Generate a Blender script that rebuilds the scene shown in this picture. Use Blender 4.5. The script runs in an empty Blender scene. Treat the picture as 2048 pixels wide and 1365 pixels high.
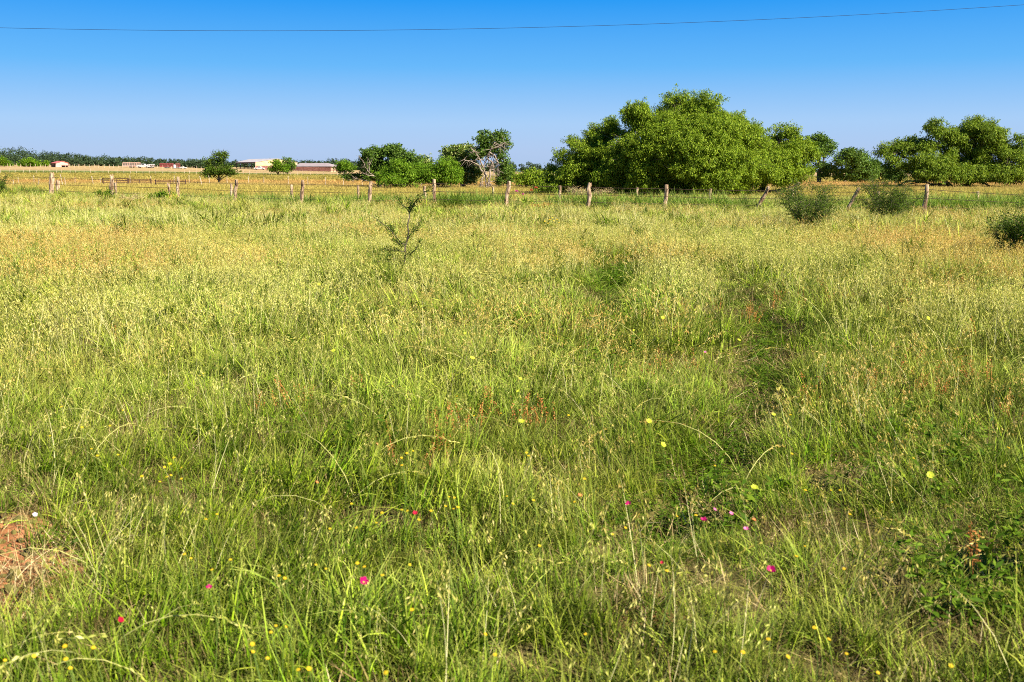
import bpy, math, random
import numpy as np
from mathutils import Vector, Matrix, noise as mnoise

R = math.radians
rng = np.random.default_rng(7)
random.seed(7)
sc = bpy.context.scene

# ------------------------------------------------------------------ camera
F = 1991.0                      # focal length in pixels of the 2048 px wide photograph
CAMH = 1.7
HORIZON = 345.0
PITCH = math.atan((682.5 - HORIZON) / F)
cam = bpy.data.cameras.new('camera')
cam.sensor_width = 36.0
cam.lens = 36.0 * F / 2048.0
cam.clip_start = 0.1
cam.clip_end = 12000
cam.dof.use_dof = True
cam.dof.focus_distance = 26.0
cam.dof.aperture_fstop = 5.6
camo = bpy.data.objects.new('camera', cam)
sc.collection.objects.link(camo)
camo.location = (0, 0, CAMH)
camo.rotation_euler = (math.pi / 2 - PITCH, 0, 0)
sc.camera = camo

# ------------------------------------------------------------------ sky and sun
SUN_EL, SUN_AZ = 39.0, 125.0      # azimuth clockwise from +Y (the view direction)
w = bpy.data.worlds.new('World'); sc.world = w; w.use_nodes = True
nt = w.node_tree; nt.nodes.clear()
tc = nt.nodes.new('ShaderNodeTexCoord')
sky = nt.nodes.new('ShaderNodeTexSky'); sky.sky_type = 'NISHITA'
sky.sun_disc = False
sky.sun_elevation = R(SUN_EL); sky.sun_rotation = R(SUN_AZ)
sky.air_density = 1.0; sky.dust_density = 0.2; sky.ozone_density = 3.0
# a very clear, polarised sky: deep azure within ten degrees of a pale lavender horizon, all the way round
sxyz = nt.nodes.new('ShaderNodeSeparateXYZ')
azure = nt.nodes.new('ShaderNodeValToRGB'); azure.color_ramp.interpolation = 'LINEAR'
stops = [(0.0, (.40, .55, .82)), (.020, (.42, .58, .87)), (.048, (.38, .61, .94)), (.100, (.12, .47, .96)), (.165, (.001, .31, .92)), (.30, (.004, .17, .60)), (1.0, (.006, .08, .28))]
while len(azure.color_ramp.elements) < len(stops): azure.color_ramp.elements.new(.5)
for el_, (p_, c_) in zip(azure.color_ramp.elements, stops): el_.position = p_; el_.color = (*c_, 1)
gain = nt.nodes.new('ShaderNodeVectorMath'); gain.operation = 'SCALE'; gain.inputs['Scale'].default_value = 3.72
mixs = nt.nodes.new('ShaderNodeMix'); mixs.data_type = 'RGBA'; mixs.inputs[0].default_value = .975
bg = nt.nodes.new('ShaderNodeBackground'); bg.inputs['Strength'].default_value = 0.10
out = nt.nodes.new('ShaderNodeOutputWorld')
nt.links.new(tc.outputs['Generated'], sxyz.inputs[0])
nt.links.new(sxyz.outputs[2], azure.inputs[0])
nt.links.new(azure.outputs[0], gain.inputs[0])
nt.links.new(sky.outputs[0], mixs.inputs[6])
nt.links.new(gain.outputs[0], mixs.inputs[7])
nt.links.new(mixs.outputs[2], bg.inputs['Color'])
nt.links.new(bg.outputs[0], out.inputs['Surface'])

sl = bpy.data.lights.new('sun', 'SUN'); sl.energy = 5.0; sl.angle = R(0.5)
sl.color = (1.0, 0.93, 0.80)
so = bpy.data.objects.new('sun', sl); sc.collection.objects.link(so)
a = R(SUN_AZ); e = R(SUN_EL)
TOSUN = Vector((math.sin(a) * math.cos(e), math.cos(a) * math.cos(e), math.sin(e)))
so.rotation_euler = TOSUN.to_track_quat('Z', 'Y').to_euler()
so.location = (20, -15, 30)

sc.view_settings.view_transform = 'Standard'
sc.view_settings.look = 'None'
sc.view_settings.gamma = 1.0
sc.view_settings.exposure = 1.40
sc.render.engine = 'CYCLES'
sc.cycles.max_bounces = 4
sc.cycles.diffuse_bounces = 1
sc.cycles.use_denoising = False
sc.cycles.filter_width = 1.0

# ------------------------------------------------------------------ pixel <-> world helpers
cF = np.array([0, math.cos(PITCH), -math.sin(PITCH)])
cU = np.array([0, math.sin(PITCH), math.cos(PITCH)])
cR = np.array([1.0, 0, 0])
C0 = np.array([0, 0, CAMH])
def ray(px, py):
    return cF + (px - 1024) / F * cR + (682.5 - py) / F * cU
def at(px, py, Y):
    d = ray(px, py)
    return C0 + d * (Y / d[1])
def sstep(t):
    t = np.clip(t, 0, 1)
    return t * t * (3 - 2 * t)
def height(x, y):
    x = np.asarray(x, float); y = np.asarray(y, float)
    u = x / np.maximum(y, 20.0)
    h = 0.28 * sstep((-x - 12) / 18) * sstep((y - 22) / 22)
    k = np.clip((y - 150) / 300, 0, 1.5) ** 1.5
    zf = np.interp(u, [-.75, -.5, -.35, -.257, -.18, .05, .3], [4.4, 4.2, 3.4, 2.2, 1.45, 1.0, .8])
    h = h + k * zf
    near = 1 - sstep((y - 60) / 60)
    h = h + near * (0.035 * np.sin(x * .9 + 1.3 * np.sin(y * .37)) * np.sin(y * .61 + .5) + 0.02 * np.sin(x * 2.3 + y * 1.7))
    return h
def hit(px, py, dz=0.0):
    d = ray(px, py); t = 3.0
    for _ in range(60):
        p = C0 + d * t
        g = float(height(p[0], p[1])) + dz
        t += (p[2] - g) / max(1e-4, -d[2]) * 0.9
        t = max(0.5, min(t, 900))
    return C0 + d * t

# ------------------------------------------------------------------ mesh helpers
def mk(name, V, Fc, mat, parent=None, coll=None, smooth=False, matidx=None, attrs=None):
    V = np.asarray(V, np.float32)
    me = bpy.data.meshes.new(name)
    if not isinstance(Fc, (list, tuple)):
        Fc = [Fc]
    Fc = [np.asarray(f, np.int32) for f in Fc if len(f)]
    me.vertices.add(len(V)); me.vertices.foreach_set('co', V.ravel())
    nl = sum(f.size for f in Fc); npoly = sum(len(f) for f in Fc)
    me.loops.add(nl); me.polygons.add(npoly)
    me.loops.foreach_set('vertex_index', np.concatenate([f.ravel() for f in Fc]))
    tot = np.concatenate([np.full(len(f), f.shape[1], np.int32) for f in Fc])
    st = np.concatenate([[0], np.cumsum(tot)[:-1]]).astype(np.int32)
    me.polygons.foreach_set('loop_start', st)
    me.polygons.foreach_set('loop_total', tot)
    if matidx is not None:
        me.polygons.foreach_set('material_index', np.asarray(matidx, np.int32))
    me.polygons.foreach_set('use_smooth', np.full(npoly, bool(smooth)))
    if attrs:
        for k, v in attrs.items():
            v = np.asarray(v)
            at_ = me.attributes.new(k, 'FLOAT' if v.ndim == 1 else 'FLOAT_VECTOR', 'POINT')
            at_.data.foreach_set('value' if v.ndim == 1 else 'vector', v.astype(np.float32).ravel())
    me.update(calc_edges=True)
    for m in (mat if isinstance(mat, (list, tuple)) else [mat]):
        if m is not None: me.materials.append(m)
    o = bpy.data.objects.new(name, me)
    (coll or sc.collection).objects.link(o)
    if parent is not None: o.parent = parent
    return o
def empty(name, loc=(0, 0, 0), rz=0.0):
    o = bpy.data.objects.new(name, None)
    sc.collection.objects.link(o)
    o.location = loc; o.rotation_euler = (0, 0, rz); o.empty_display_size = 0.2
    return o
def tag(o, label=None, cat=None, group=None, kind=None):
    if label: o['label'] = label
    if cat: o['category'] = cat
    if group: o['group'] = group
    if kind: o['kind'] = kind
    return o
class Geo:
    """collects tubes, boxes and quads into one mesh"""
    def __init__(s): s.V = []; s.Q = []; s.T = []; s.n = 0
    def add(s, V, Q=None, T=None):
        V = np.asarray(V, float)
        if Q is not None and len(Q): s.Q.append(np.asarray(Q, int) + s.n)
        if T is not None and len(T): s.T.append(np.asarray(T, int) + s.n)
        s.V.append(V); s.n += len(V)
    def tube(s, P, rad, k=6, jit=0.0, cap=True):
        P = np.asarray(P, float); n = len(P)
        rad = np.broadcast_to(np.asarray(rad, float), (n,))
        T = np.gradient(P, axis=0); T /= np.linalg.norm(T, axis=1)[:, None] + 1e-9
        ref = np.array([0, 0, 1.0]) if abs(T[:, 2]).mean() < .9 else np.array([1.0, 0, 0])
        A = np.cross(T, ref); A /= np.linalg.norm(A, axis=1)[:, None] + 1e-9
        B = np.cross(T, A)
        th = np.arange(k) / k * 2 * math.pi
        rr = rad[:, None] * (1 + jit * rng.normal(size=(n, k)))
        V = P[:, None, :] + rr[..., None] * (np.cos(th)[None, :, None] * A[:, None, :] + np.sin(th)[None, :, None] * B[:, None, :])
        V = V.reshape(-1, 3)
        i = np.arange(n - 1)[:, None] * k; j = np.arange(k)[None, :]; j2 = (j + 1) % k
        Q = np.stack([i + j, i + j2, i + k + j2, i + k + j], -1).reshape(-1, 4)
        Tr = []
        if cap:
            V = np.vstack([V, P[:1], P[-1:] + T[-1:] * rad[-1] * .2])
            c0 = n * k; c1 = c0 + 1
            jj = np.arange(k); jn = (jj + 1) % k
            Tr = np.vstack([np.stack([np.full(k, c0), jn, jj], -1), np.stack([np.full(k, c1), (n - 1) * k + jj, (n - 1) * k + jn], -1)])
        s.add(V, Q, Tr)
    def box(s, c, size, rz=0.0):
        c = np.asarray(c, float); hx, hy, hz = np.asarray(size, float) / 2
        V = np.array([[x, y, z] for z in (-hz, hz) for x, y in ((-hx, -hy), (hx, -hy), (hx, hy), (-hx, hy))])
        ca, sa = math.cos(rz), math.sin(rz)
        V = np.stack([V[:, 0] * ca - V[:, 1] * sa, V[:, 0] * sa + V[:, 1] * ca, V[:, 2]], -1) + c
        s.add(V, [[3, 2, 1, 0], [4, 5, 6, 7], [0, 1, 5, 4], [1, 2, 6, 5], [2, 3, 7, 6], [3, 0, 4, 7]])
    def hexa(s, V8):
        s.add(V8, [[3, 2, 1, 0], [4, 5, 6, 7], [0, 1, 5, 4], [1, 2, 6, 5], [2, 3, 7, 6], [3, 0, 4, 7]])
    def build(s, name, mat, parent=None, smooth=False, coll=None, origin=None):
        V = np.concatenate(s.V)
        if origin is not None: V = V - np.asarray(origin, float)
        Fs = []
        if s.Q: Fs.append(np.concatenate(s.Q))
        if s.T: Fs.append(np.concatenate(s.T))
        return mk(name, V, Fs, mat, parent, coll, smooth)

# ------------------------------------------------------------------ materials
def newmat(name):
    m = bpy.data.materials.new(name); m.use_nodes = True
    n = m.node_tree; n.nodes.clear()
    return m, n
def N(n, t, **kw):
    x = n.nodes.new(t)
    for k, v in kw.items():
        setattr(x, k, v)
    return x
def ramp(n, stops):
    r = N(n, 'ShaderNodeValToRGB'); el = r.color_ramp.elements
    while len(el) < len(stops): el.new(0.5)
    for e_, (p, c) in zip(el, stops):
        e_.position = p; e_.color = (*c, 1)
    return r
def mix(n, fac, c1, c2, blend='MIX'):
    m = N(n, 'ShaderNodeMix', data_type='RGBA', blend_type=blend)
    for sock, v in ((0, fac), (6, c1), (7, c2)):
        if hasattr(v, 'is_output') or isinstance(v, bpy.types.NodeSocket):
            n.links.new(v, m.inputs[sock])
        elif isinstance(v, (int, float)):
            m.inputs[sock].default_value = v
        else:
            m.inputs[sock].default_value = (*v, 1)
    return m.outputs[2]
def wnoise(n, scale, detail=3.0, stretch=(1, 1, 1)):
    g = N(n, 'ShaderNodeNewGeometry')
    mpn = N(n, 'ShaderNodeMapping'); mpn.inputs['Scale'].default_value = stretch
    tx = N(n, 'ShaderNodeTexNoise'); tx.inputs['Scale'].default_value = scale; tx.inputs['Detail'].default_value = detail
    n.links.new(g.outputs['Position'], mpn.inputs[0]); n.links.new(mpn.outputs[0], tx.inputs['Vector'])
    return tx.outputs[0]
def mathn(n, op, a_, b_=None, clamp=False):
    m = N(n, 'ShaderNodeMath', operation=op); m.use_clamp = clamp
    for i, v in enumerate((a_, b_)):
        if v is None: continue
        if isinstance(v, (int, float)): m.inputs[i].default_value = v
        else: n.links.new(v, m.inputs[i])
    return m.outputs[0]

def leafmat(name, stops, patch=None, patch_scale=.35, patch_lo=.42, patch_hi=.6, tip=None, trans=.35, rough=.55, spec=.25, clump=0.0):
    """leaf / blade: colour varies per blade (island) and in patches over the ground"""
    m, n = newmat(name)
    g = N(n, 'ShaderNodeNewGeometry')
    r = ramp(n, stops)
    n.links.new(g.outputs['Random Per Island'], r.inputs[0])
    col = r.outputs[0]
    if patch is not None:
        r2 = ramp(n, patch); n.links.new(g.outputs['Random Per Island'], r2.inputs[0])
        nz = wnoise(n, patch_scale)
        f = N(n, 'ShaderNodeMapRange'); f.inputs[1].default_value = patch_lo; f.inputs[2].default_value = patch_hi
        n.links.new(nz, f.inputs[0])
        col = mix(n, f.outputs[0], col, r2.outputs[0])
    if tip is not None:
        at_ = N(n, 'ShaderNodeAttribute'); at_.attribute_name = 'tip'
        p = mathn(n, 'POWER', at_.outputs['Fac'], 3.0)
        p = mathn(n, 'MULTIPLY', p, tip[1])
        col = mix(n, p, col, tip[0])
    if clump:
        oi = N(n, 'ShaderNodeObjectInfo')
        vr = N(n, 'ShaderNodeMapRange'); vr.inputs[3].default_value = 1 - clump; vr.inputs[4].default_value = 1 + clump
        n.links.new(oi.outputs['Random'], vr.inputs[0])
        hv = N(n, 'ShaderNodeHueSaturation'); n.links.new(col, hv.inputs['Color']); n.links.new(vr.outputs[0], hv.inputs['Value'])
        hr = N(n, 'ShaderNodeMapRange'); hr.inputs[3].default_value = .485; hr.inputs[4].default_value = .515
        n.links.new(mathn(n, 'FRACT', mathn(n, 'MULTIPLY', oi.outputs['Random'], 17.3)), hr.inputs[0]); n.links.new(hr.outputs[0], hv.inputs['Hue'])
        col = hv.outputs[0]
    bs = N(n, 'ShaderNodeBsdfPrincipled'); bs.inputs['Roughness'].default_value = rough
    bs.inputs['Specular IOR Level'].default_value = spec
    tr = N(n, 'ShaderNodeBsdfTranslucent')
    ms = N(n, 'ShaderNodeMixShader'); ms.inputs[0].default_value = trans
    o = N(n, 'ShaderNodeOutputMaterial')
    n.links.new(col, bs.inputs['Base Color'])
    tcol = mix(n, 1.0, col, (1.0, 1.0, .55), 'MULTIPLY')
    n.links.new(tcol, tr.inputs['Color'])
    n.links.new(bs.outputs[0], ms.inputs[1]); n.links.new(tr.outputs[0], ms.inputs[2])
    n.links.new(ms.outputs[0], o.inputs[0])
    return m
def plain(name, c1, c2=None, scale=8.0, rough=.8, spec=.2, bump=0.0, stretch=(1, 1, 1), metallic=0.0, coord='obj'):
    m, n = newmat(name)
    bs = N(n, 'ShaderNodeBsdfPrincipled'); bs.inputs['Roughness'].default_value = rough
    bs.inputs['Specular IOR Level'].default_value = spec; bs.inputs['Metallic'].default_value = metallic
    o = N(n, 'ShaderNodeOutputMaterial')
    if c2 is None:
        bs.inputs['Base Color'].default_value = (*c1, 1)
    else:
        nz = wnoise(n, scale, 5.0, stretch)
        f = N(n, 'ShaderNodeMapRange'); f.inputs[1].default_value = .38; f.inputs[2].default_value = .62
        n.links.new(nz, f.inputs[0])
        n.links.new(mix(n, f.outputs[0], c1, c2), bs.inputs['Base Color'])
        if bump:
            b = N(n, 'ShaderNodeBump'); b.inputs['Strength'].default_value = bump; b.inputs['Distance'].default_value = .02
            n.links.new(nz, b.inputs['Height']); n.links.new(b.outputs[0], bs.inputs['Normal'])
    n.links.new(bs.outputs[0], o.inputs[0])
    return m

# colour of the far pastures as bands of different vegetation, shared by the ground and the pasture grass
def pasture_colour(n):
    g = N(n, 'ShaderNodeNewGeometry')
    sx = N(n, 'ShaderNodeSeparateXYZ'); n.links.new(g.outputs['Position'], sx.inputs[0])
    nz = wnoise(n, .05, 4.0)
    y = mathn(n, 'ADD', sx.outputs[1], mathn(n, 'MULTIPLY', mathn(n, 'SUBTRACT', nz, .5), 26.0))
    lg = mathn(n, 'LOGARITHM', mathn(n, 'MAXIMUM', y, 10.0), math.e)
    t = N(n, 'ShaderNodeMapRange'); t.inputs[1].default_value = math.log(30); t.inputs[2].default_value = math.log(600)
    n.links.new(lg, t.inputs[0])
    def p(d): return (math.log(d) - math.log(30)) / (math.log(600) - math.log(30))
    yg = (.38, .32, .095); gold = (.47, .36, .12); orange = (.52, .33, .12); ygr = (.39, .32, .09); grn = (.17, .20, .06); tan = (.39, .27, .12)
    r = ramp(n, [(0, (.28, .30, .06)), (p(52), yg), (p(82), (.45, .37, .10)), (p(104), gold), (p(124), orange), (p(146), orange), (p(160), ygr),
                 (p(262), ygr), (p(285), grn), (p(330), grn), (p(352), tan), (p(560), tan)])
    n.links.new(t.outputs[0], r.inputs[0])
    nz2 = wnoise(n, .6, 5.0)
    v = N(n, 'ShaderNodeMapRange'); v.inputs[1].default_value = .3; v.inputs[2].default_value = .7; v.inputs[3].default_value = .62; v.inputs[4].default_value = 1.2
    n.links.new(nz2, v.inputs[0])
    return r.outputs[0], v.outputs[0]

def ground_material():
    m, n = newmat('ground_soil_and_thatch')
    col, v = pasture_colour(n)
    g = N(n, 'ShaderNodeNewGeometry')
    sx = N(n, 'ShaderNodeSeparateXYZ'); n.links.new(g.outputs['Position'], sx.inputs[0])
    hv = N(n, 'ShaderNodeHueSaturation'); n.links.new(col, hv.inputs['Color']); n.links.new(v, hv.inputs['Value'])
    soil = ramp(n, [(.3, (.09, .034, .014)), (.5, (.31, .125, .048)), (.7, (.52, .23, .10))])
    n.links.new(wnoise(n, 9.0, 8.0), soil.inputs[0])
    thatch = ramp(n, [(.35, (.05, .06, .015)), (.65, (.15, .15, .04))])
    n.links.new(wnoise(n, 14.0, 6.0), thatch.inputs[0])
    near = mix(n, .88, soil.outputs[0], thatch.outputs[0])
    at_ = N(n, 'ShaderNodeAttribute'); at_.attribute_name = 'bare'
    near = mix(n, at_.outputs['Fac'], near, soil.outputs[0])
    f = N(n, 'ShaderNodeMapRange'); f.inputs[1].default_value = 34; f.inputs[2].default_value = 52
    n.links.new(sx.outputs[1], f.inputs[0])
    c = mix(n, f.outputs[0], near, hv.outputs[0])
    bs = N(n, 'ShaderNodeBsdfPrincipled'); bs.inputs['Roughness'].default_value = .95; bs.inputs['Specular IOR Level'].default_value = .1
    n.links.new(c, bs.inputs['Base Color'])
    b = N(n, 'ShaderNodeBump'); b.inputs['Strength'].default_value = .8; b.inputs['Distance'].default_value = .05
    n.links.new(wnoise(n, 11.0, 8.0), b.inputs['Height']); n.links.new(b.outputs[0], bs.inputs['Normal'])
    o = N(n, 'ShaderNodeOutputMaterial'); n.links.new(bs.outputs[0], o.inputs[0])
    return m
def pasture_grass_material():
    m, n = newmat('pasture_grass_blades')
    col, v = pasture_colour(n)
    g = N(n, 'ShaderNodeNewGeometry')
    r = ramp(n, [(0, (.55, .62, .4)), (.5, (.95, .95, .9)), (1, (1.3, 1.2, 1.1))])
    n.links.new(g.outputs['Random Per Island'], r.inputs[0])
    c = mix(n, 1.0, col, r.outputs[0], 'MULTIPLY')
    bs = N(n, 'ShaderNodeBsdfDiffuse'); tr = N(n, 'ShaderNodeBsdfTranslucent'); ms = N(n, 'ShaderNodeMixShader'); ms.inputs[0].default_value = .3
    o = N(n, 'ShaderNodeOutputMaterial')
    n.links.new(c, bs.inputs[0]); n.links.new(c, tr.inputs[0])
    n.links.new(bs.outputs[0], ms.inputs[1]); n.links.new(tr.outputs[0], ms.inputs[2]); n.links.new(ms.outputs[0], o.inputs[0])
    return m

G1, G2, G3 = (.030, .072, .002), (.102, .190, .003), (.28, .375, .018)
M = {}
M['ground'] = ground_material()
M['pasture'] = pasture_grass_material()
M['blade'] = leafmat('green_grass_blades', [(0, G1), (.55, G2), (1, G3)], [(0, (.06, .11, .004)), (.5, (.17, .215, .014)), (1, (.44, .42, .07))], .30, .48, .72, tip=((.64, .57, .16), .6), trans=.2, clump=.5, rough=.6, spec=.06)
M['stem'] = leafmat('pale_grass_stems', [(0, (.30, .32, .06)), (.5, (.56, .53, .18)), (1, (.80, .72, .36))], trans=.3, spec=.1)
M['spike'] = leafmat('pale_seed_heads', [(0, (.26, .28, .035)), (.5, (.48, .46, .095)), (1, (.80, .70, .25))], [(0, (.36, .21, .04)), (.5, (.58, .38, .09)), (1, (.84, .62, .22))], .16, .47, .60, trans=.35, spec=.1, clump=.2)
M['thatch'] = leafmat('dead_thatch_shade_darkened', [(0, (.05, .035, .012)), (.5, (.12, .09, .03)), (1, (.30, .23, .09))], trans=.15, spec=.05)  # dead blades, toned darker to paint shade into the gaps between clumps
M['straw'] = leafmat('dry_straw', [(0, (.30, .19, .08)), (.5, (.56, .43, .19)), (1, (.74, .60, .34))], trans=.25, spec=.1)
M['rust'] = leafmat('rust_brown_dock', [(0, (.34, .11, .03)), (.5, (.58, .22, .06)), (1, (.70, .34, .12))], trans=.3, spec=.1)
M['weed'] = leafmat('dark_broad_leaves', [(0, (.040, .085, .005)), (.5, (.085, .155, .009)), (1, (.17, .25, .018))], trans=.3, rough=.6, spec=.06)
M['tallgrass'] = leafmat('tall_broad_grass', [(0, (.06, .135, .012)), (.5, (.12, .235, .02)), (1, (.24, .36, .05))], tip=((.42, .42, .10), .5), trans=.42, spec=.15)
M['mesquite'] = leafmat('mesquite_leaves', [(0, (.065, .120, .006)), (.5, (.165, .255, .012)), (1, (.35, .43, .040))], trans=.4, spec=.1)
M['mesquite2'] = leafmat('darker_mesquite_leaves', [(0, (.055, .105, .008)), (.5, (.135, .21, .014)), (1, (.30, .37, .040))], trans=.4, spec=.1)
M['bright'] = leafmat('bright_leaves', [(0, (.06, .135, .006)), (.5, (.125, .235, .010)), (1, (.25, .37, .03))], trans=.42, spec=.1)
M['oak'] = leafmat('oak_leaves', [(0, (.045, .095, .012)), (.5, (.09, .165, .02)), (1, (.18, .27, .045))], trans=.34, spec=.12)
M['vine'] = leafmat('pale_vine_leaves', [(0, (.055, .11, .012)), (.55, (.11, .18, .02)), (.75, (.36, .42, .12)), (1, (.52, .52, .2))], trans=.3, spec=.1)
M['wood_far'] = leafmat('distant_wood_leaves', [(0, (.020, .038, .018)), (.5, (.036, .062, .026)), (1, (.070, .102, .038))], trans=.2, spec=.08)
M['shrub'] = leafmat('feathery_shrub_leaves', [(0, (.040, .078, .007)), (.5, (.075, .13, .012)), (1, (.15, .21, .025))], trans=.36, spec=.1)
M['bark'] = plain('dark_bark', (.050, .036, .026), (.12, .09, .065), 6.0, bump=.6, stretch=(1, 1, .3))
M['barkpale'] = plain('pale_dead_wood', (.17, .125, .09), (.34, .27, .21), 5.0, bump=.5, stretch=(1, 1, .3))
M['post'] = plain('weathered_post_wood', (.15, .085, .045), (.52, .37, .23), 9.0, bump=.8, stretch=(1, 1, .28))
M['postpale'] = plain('pale_post_wood', (.32, .24, .16), (.58, .46, .34), 9.0, bump=.6, stretch=(1, 1, .3))
M['wire'] = plain('rusty_wire', (.045, .03, .022), (.10, .06, .04), 30, rough=.7)
M['cable'] = plain('weathered_cable', (.025, .06, .14))
M['pipe'] = plain('rusty_gate_pipe', (.05, .028, .02), (.11, .055, .035), 10, rough=.6)
M['roof_pale'] = plain('pale_metal_roof', (.31, .285, .29), (.37, .34, .34), .6, rough=.9, spec=.05)
M['roof_mauve'] = plain('mauve_metal_roof', (.24, .195, .20), (.29, .24, .24), .6, rough=.9, spec=.05)
M['roof_red'] = plain('red_metal_roof', (.42, .10, .08), (.52, .15, .12), .8, rough=.5)
M['wall_yellow'] = plain('cream_metal_wall', (.54, .42, .20), (.60, .48, .25), .8, rough=.8, spec=.05)
M['wall_tan'] = plain('tan_metal_wall', (.60, .44, .26), (.68, .52, .32), .8, rough=.6)
M['wall_pink'] = plain('pinkish_board_wall', (.60, .33, .24), (.70, .42, .32), 1.5, rough=.7)
M['brown'] = plain('red_brown_boards', (.16, .065, .05), (.25, .11, .085), 1.5, rough=.8)
M['steel'] = plain('brown_steel_posts', (.15, .10, .08), rough=.6)
M['white'] = plain('white_paint', (.60, .58, .56), (.48, .45, .42), 2.0, rough=.4, spec=.5)
M['red'] = plain('red_paint', (.30, .055, .05), (.20, .05, .045), 2.0, rough=.5, spec=.4)
M['grey'] = plain('grey_brown_steel', (.36, .29, .25), (.26, .20, .17), 2.0, rough=.6)
M['glass'] = plain('dark_glass', (.03, .035, .045), rough=.1, spec=.6)
M['rubber'] = plain('black_rubber', (.02, .02, .02), rough=.8)
M['yellow'] = leafmat('yellow_petals', [(0, (.62, .38, .01)), (1, (.74, .52, .02))], trans=.3)
M['lemon'] = leafmat('pale_yellow_petals', [(0, (.50, .56, .03)), (1, (.62, .66, .06))], trans=.35)
M['magenta'] = leafmat('magenta_petals', [(0, (.38, .002, .09)), (1, (.50, .004, .15))], trans=.35)
M['pink'] = leafmat('pink_petals', [(0, (.75, .10, .38)), (1, (.82, .20, .48))], trans=.35)
M['crimson'] = leafmat('crimson_petals', [(0, (.40, .004, .03)), (1, (.52, .01, .05))], trans=.3)
M['coral'] = leafmat('orange_red_petals', [(0, (.70, .14, .06)), (1, (.78, .22, .10))], trans=.3)
M['palepink'] = leafmat('pale_pink_petals', [(0, (.80, .62, .68)), (1, (.86, .74, .80))], trans=.3)
M['greenstem'] = leafmat('flower_stem', [(0, (.12, .20, .03)), (1, (.20, .28, .05))], trans=.3)

# ------------------------------------------------------------------ the ground
BARE = [(70, 1085, .36, 1.0), (15, 1045, .30, 1.0), (25, 1170, .30, 1.0), (125, 1060, .26, .95), (95, 1140, .22, .9), (-40, 1110, .3, 1.0), (1965, 1068, .13, .9), (1300, 1195, .14, .6)]
BAREP = [(hit(px, py, .05)[:2], r, s) for px, py, r, s in BARE]
def bareness(x, y):
    b = np.zeros(np.shape(x))
    for (c, r, s) in BAREP:
        d = np.hypot(x - c[0], y - c[1]) / r
        b = np.maximum(b, s * np.exp(-d ** 4))
    return b
RUTS = []
for pts, w0_, w1_ in (([(1455, 548), (1485, 575), (1518, 612), (1545, 665), (1535, 735), (1478, 835), (1425, 895), (1360, 975), (1300, 1040)], .42, .15),
                      ([(1258, 508), (1232, 540), (1224, 600), (1208, 650)], .46, .24)):
    P = np.array([hit(px, py, .12)[:2] for px, py in pts])
    t = np.linspace(0, len(P) - 1, 80)
    RUTS.append((np.stack([np.interp(t, range(len(P)), P[:, 0]), np.interp(t, range(len(P)), P[:, 1])], -1), np.linspace(w0_, w1_, 80)))
def rut(x, y, widen=1.0):
    b = np.zeros(np.shape(x))
    for P, wd in RUTS:
        d = np.min(np.hypot(np.asarray(x)[..., None] - P[:, 0], np.asarray(y)[..., None] - P[:, 1]) / (wd * widen), axis=-1)
        b = np.maximum(b, np.exp(-d ** 4))
    return b
def grid_ground():
    ys = np.concatenate([np.linspace(-30, 2, 12)[:-1], np.linspace(2, 14, 70)[:-1], np.geomspace(14, 700, 130)[:-1], np.geomspace(700, 9000, 16)])
    s = np.linspace(-1, 1, 361)
    xs = np.sinh(s * 9.2) / math.sinh(9.2) * 6000
    X, Y = np.meshgrid(xs, ys)
    Z = height(X, Y) - .12 * rut(X, Y) * (Y < 30)
    V = np.stack([X, Y, Z], -1).reshape(-1, 3)
    ny, nx = X.shape
    i = np.arange(ny - 1)[:, None] * nx + np.arange(nx - 1)[None, :]
    Q = np.stack([i, i + 1, i + nx + 1, i + nx], -1).reshape(-1, 4)
    o = mk('ground', V, Q, M['ground'], smooth=True, attrs={'bare': bareness(V[:, 0], V[:, 1])})
    tag(o, 'rolling pasture ground with reddish soil under the meadow', kind='structure')
grid_ground()

# ------------------------------------------------------------------ grass clump sources (never linked to the scene, only instanced)
def blades(root, az, H, lean, curve, wd, segs=3, roll=None):
    """flat tapered blades; all arguments arrays of length n"""
    n = len(H)
    t = np.linspace(0, 1, segs + 1)[None, :]
    ang = lean[:, None] + curve[:, None] * t             # angle from vertical along the blade
    ds = H[:, None] / segs
    dx = np.sin(ang) * ds; dz = np.cos(ang) * ds
    X = np.concatenate([np.zeros((n, 1)), np.cumsum(dx[:, 1:], 1)], 1)
    Z = np.concatenate([np.zeros((n, 1)), np.cumsum(dz[:, 1:], 1)], 1)
    ca, sa = np.cos(az)[:, None], np.sin(az)[:, None]
    P = np.stack([root[:, :1] + X * ca, root[:, 1:2] + X * sa, root[:, 2:3] + Z], -1)
    ww = wd[:, None] * (1 - t ** 2.2) * .5 * np.ones((n, 1)); ww[:, 0] *= .7
    rl = rng.uniform(-.9, .9, n)[:, None] if roll is None else roll[:, None]
    side = np.stack([-sa * np.cos(rl) * np.ones_like(t), ca * np.cos(rl) * np.ones_like(t), np.sin(rl) * np.ones_like(t)], -1)
    L = P[:, :-1] - side[:, :-1] * ww[:, :-1, None]; Rr = P[:, :-1] + side[:, :-1] * ww[:, :-1, None]
    k = segs
    V = np.concatenate([np.stack([L, Rr], 2).reshape(n, 2 * k, 3), P[:, -1:]], 1)
    base = np.arange(n)[:, None] * (2 * k + 1)
    Q = [base + np.array([[2 * i, 2 * i + 1, 2 * i + 3, 2 * i + 2]]) for i in range(k - 1)]
    Q = np.concatenate(Q) if Q else np.zeros((0, 4), int)
    T = base + np.array([[2 * k - 2, 2 * k - 1, 2 * k]])
    tip = np.concatenate([np.repeat(t[0, :-1], 2), [1.0]])
    return V.reshape(-1, 3), Q, T, np.tile(tip, n), P
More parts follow.
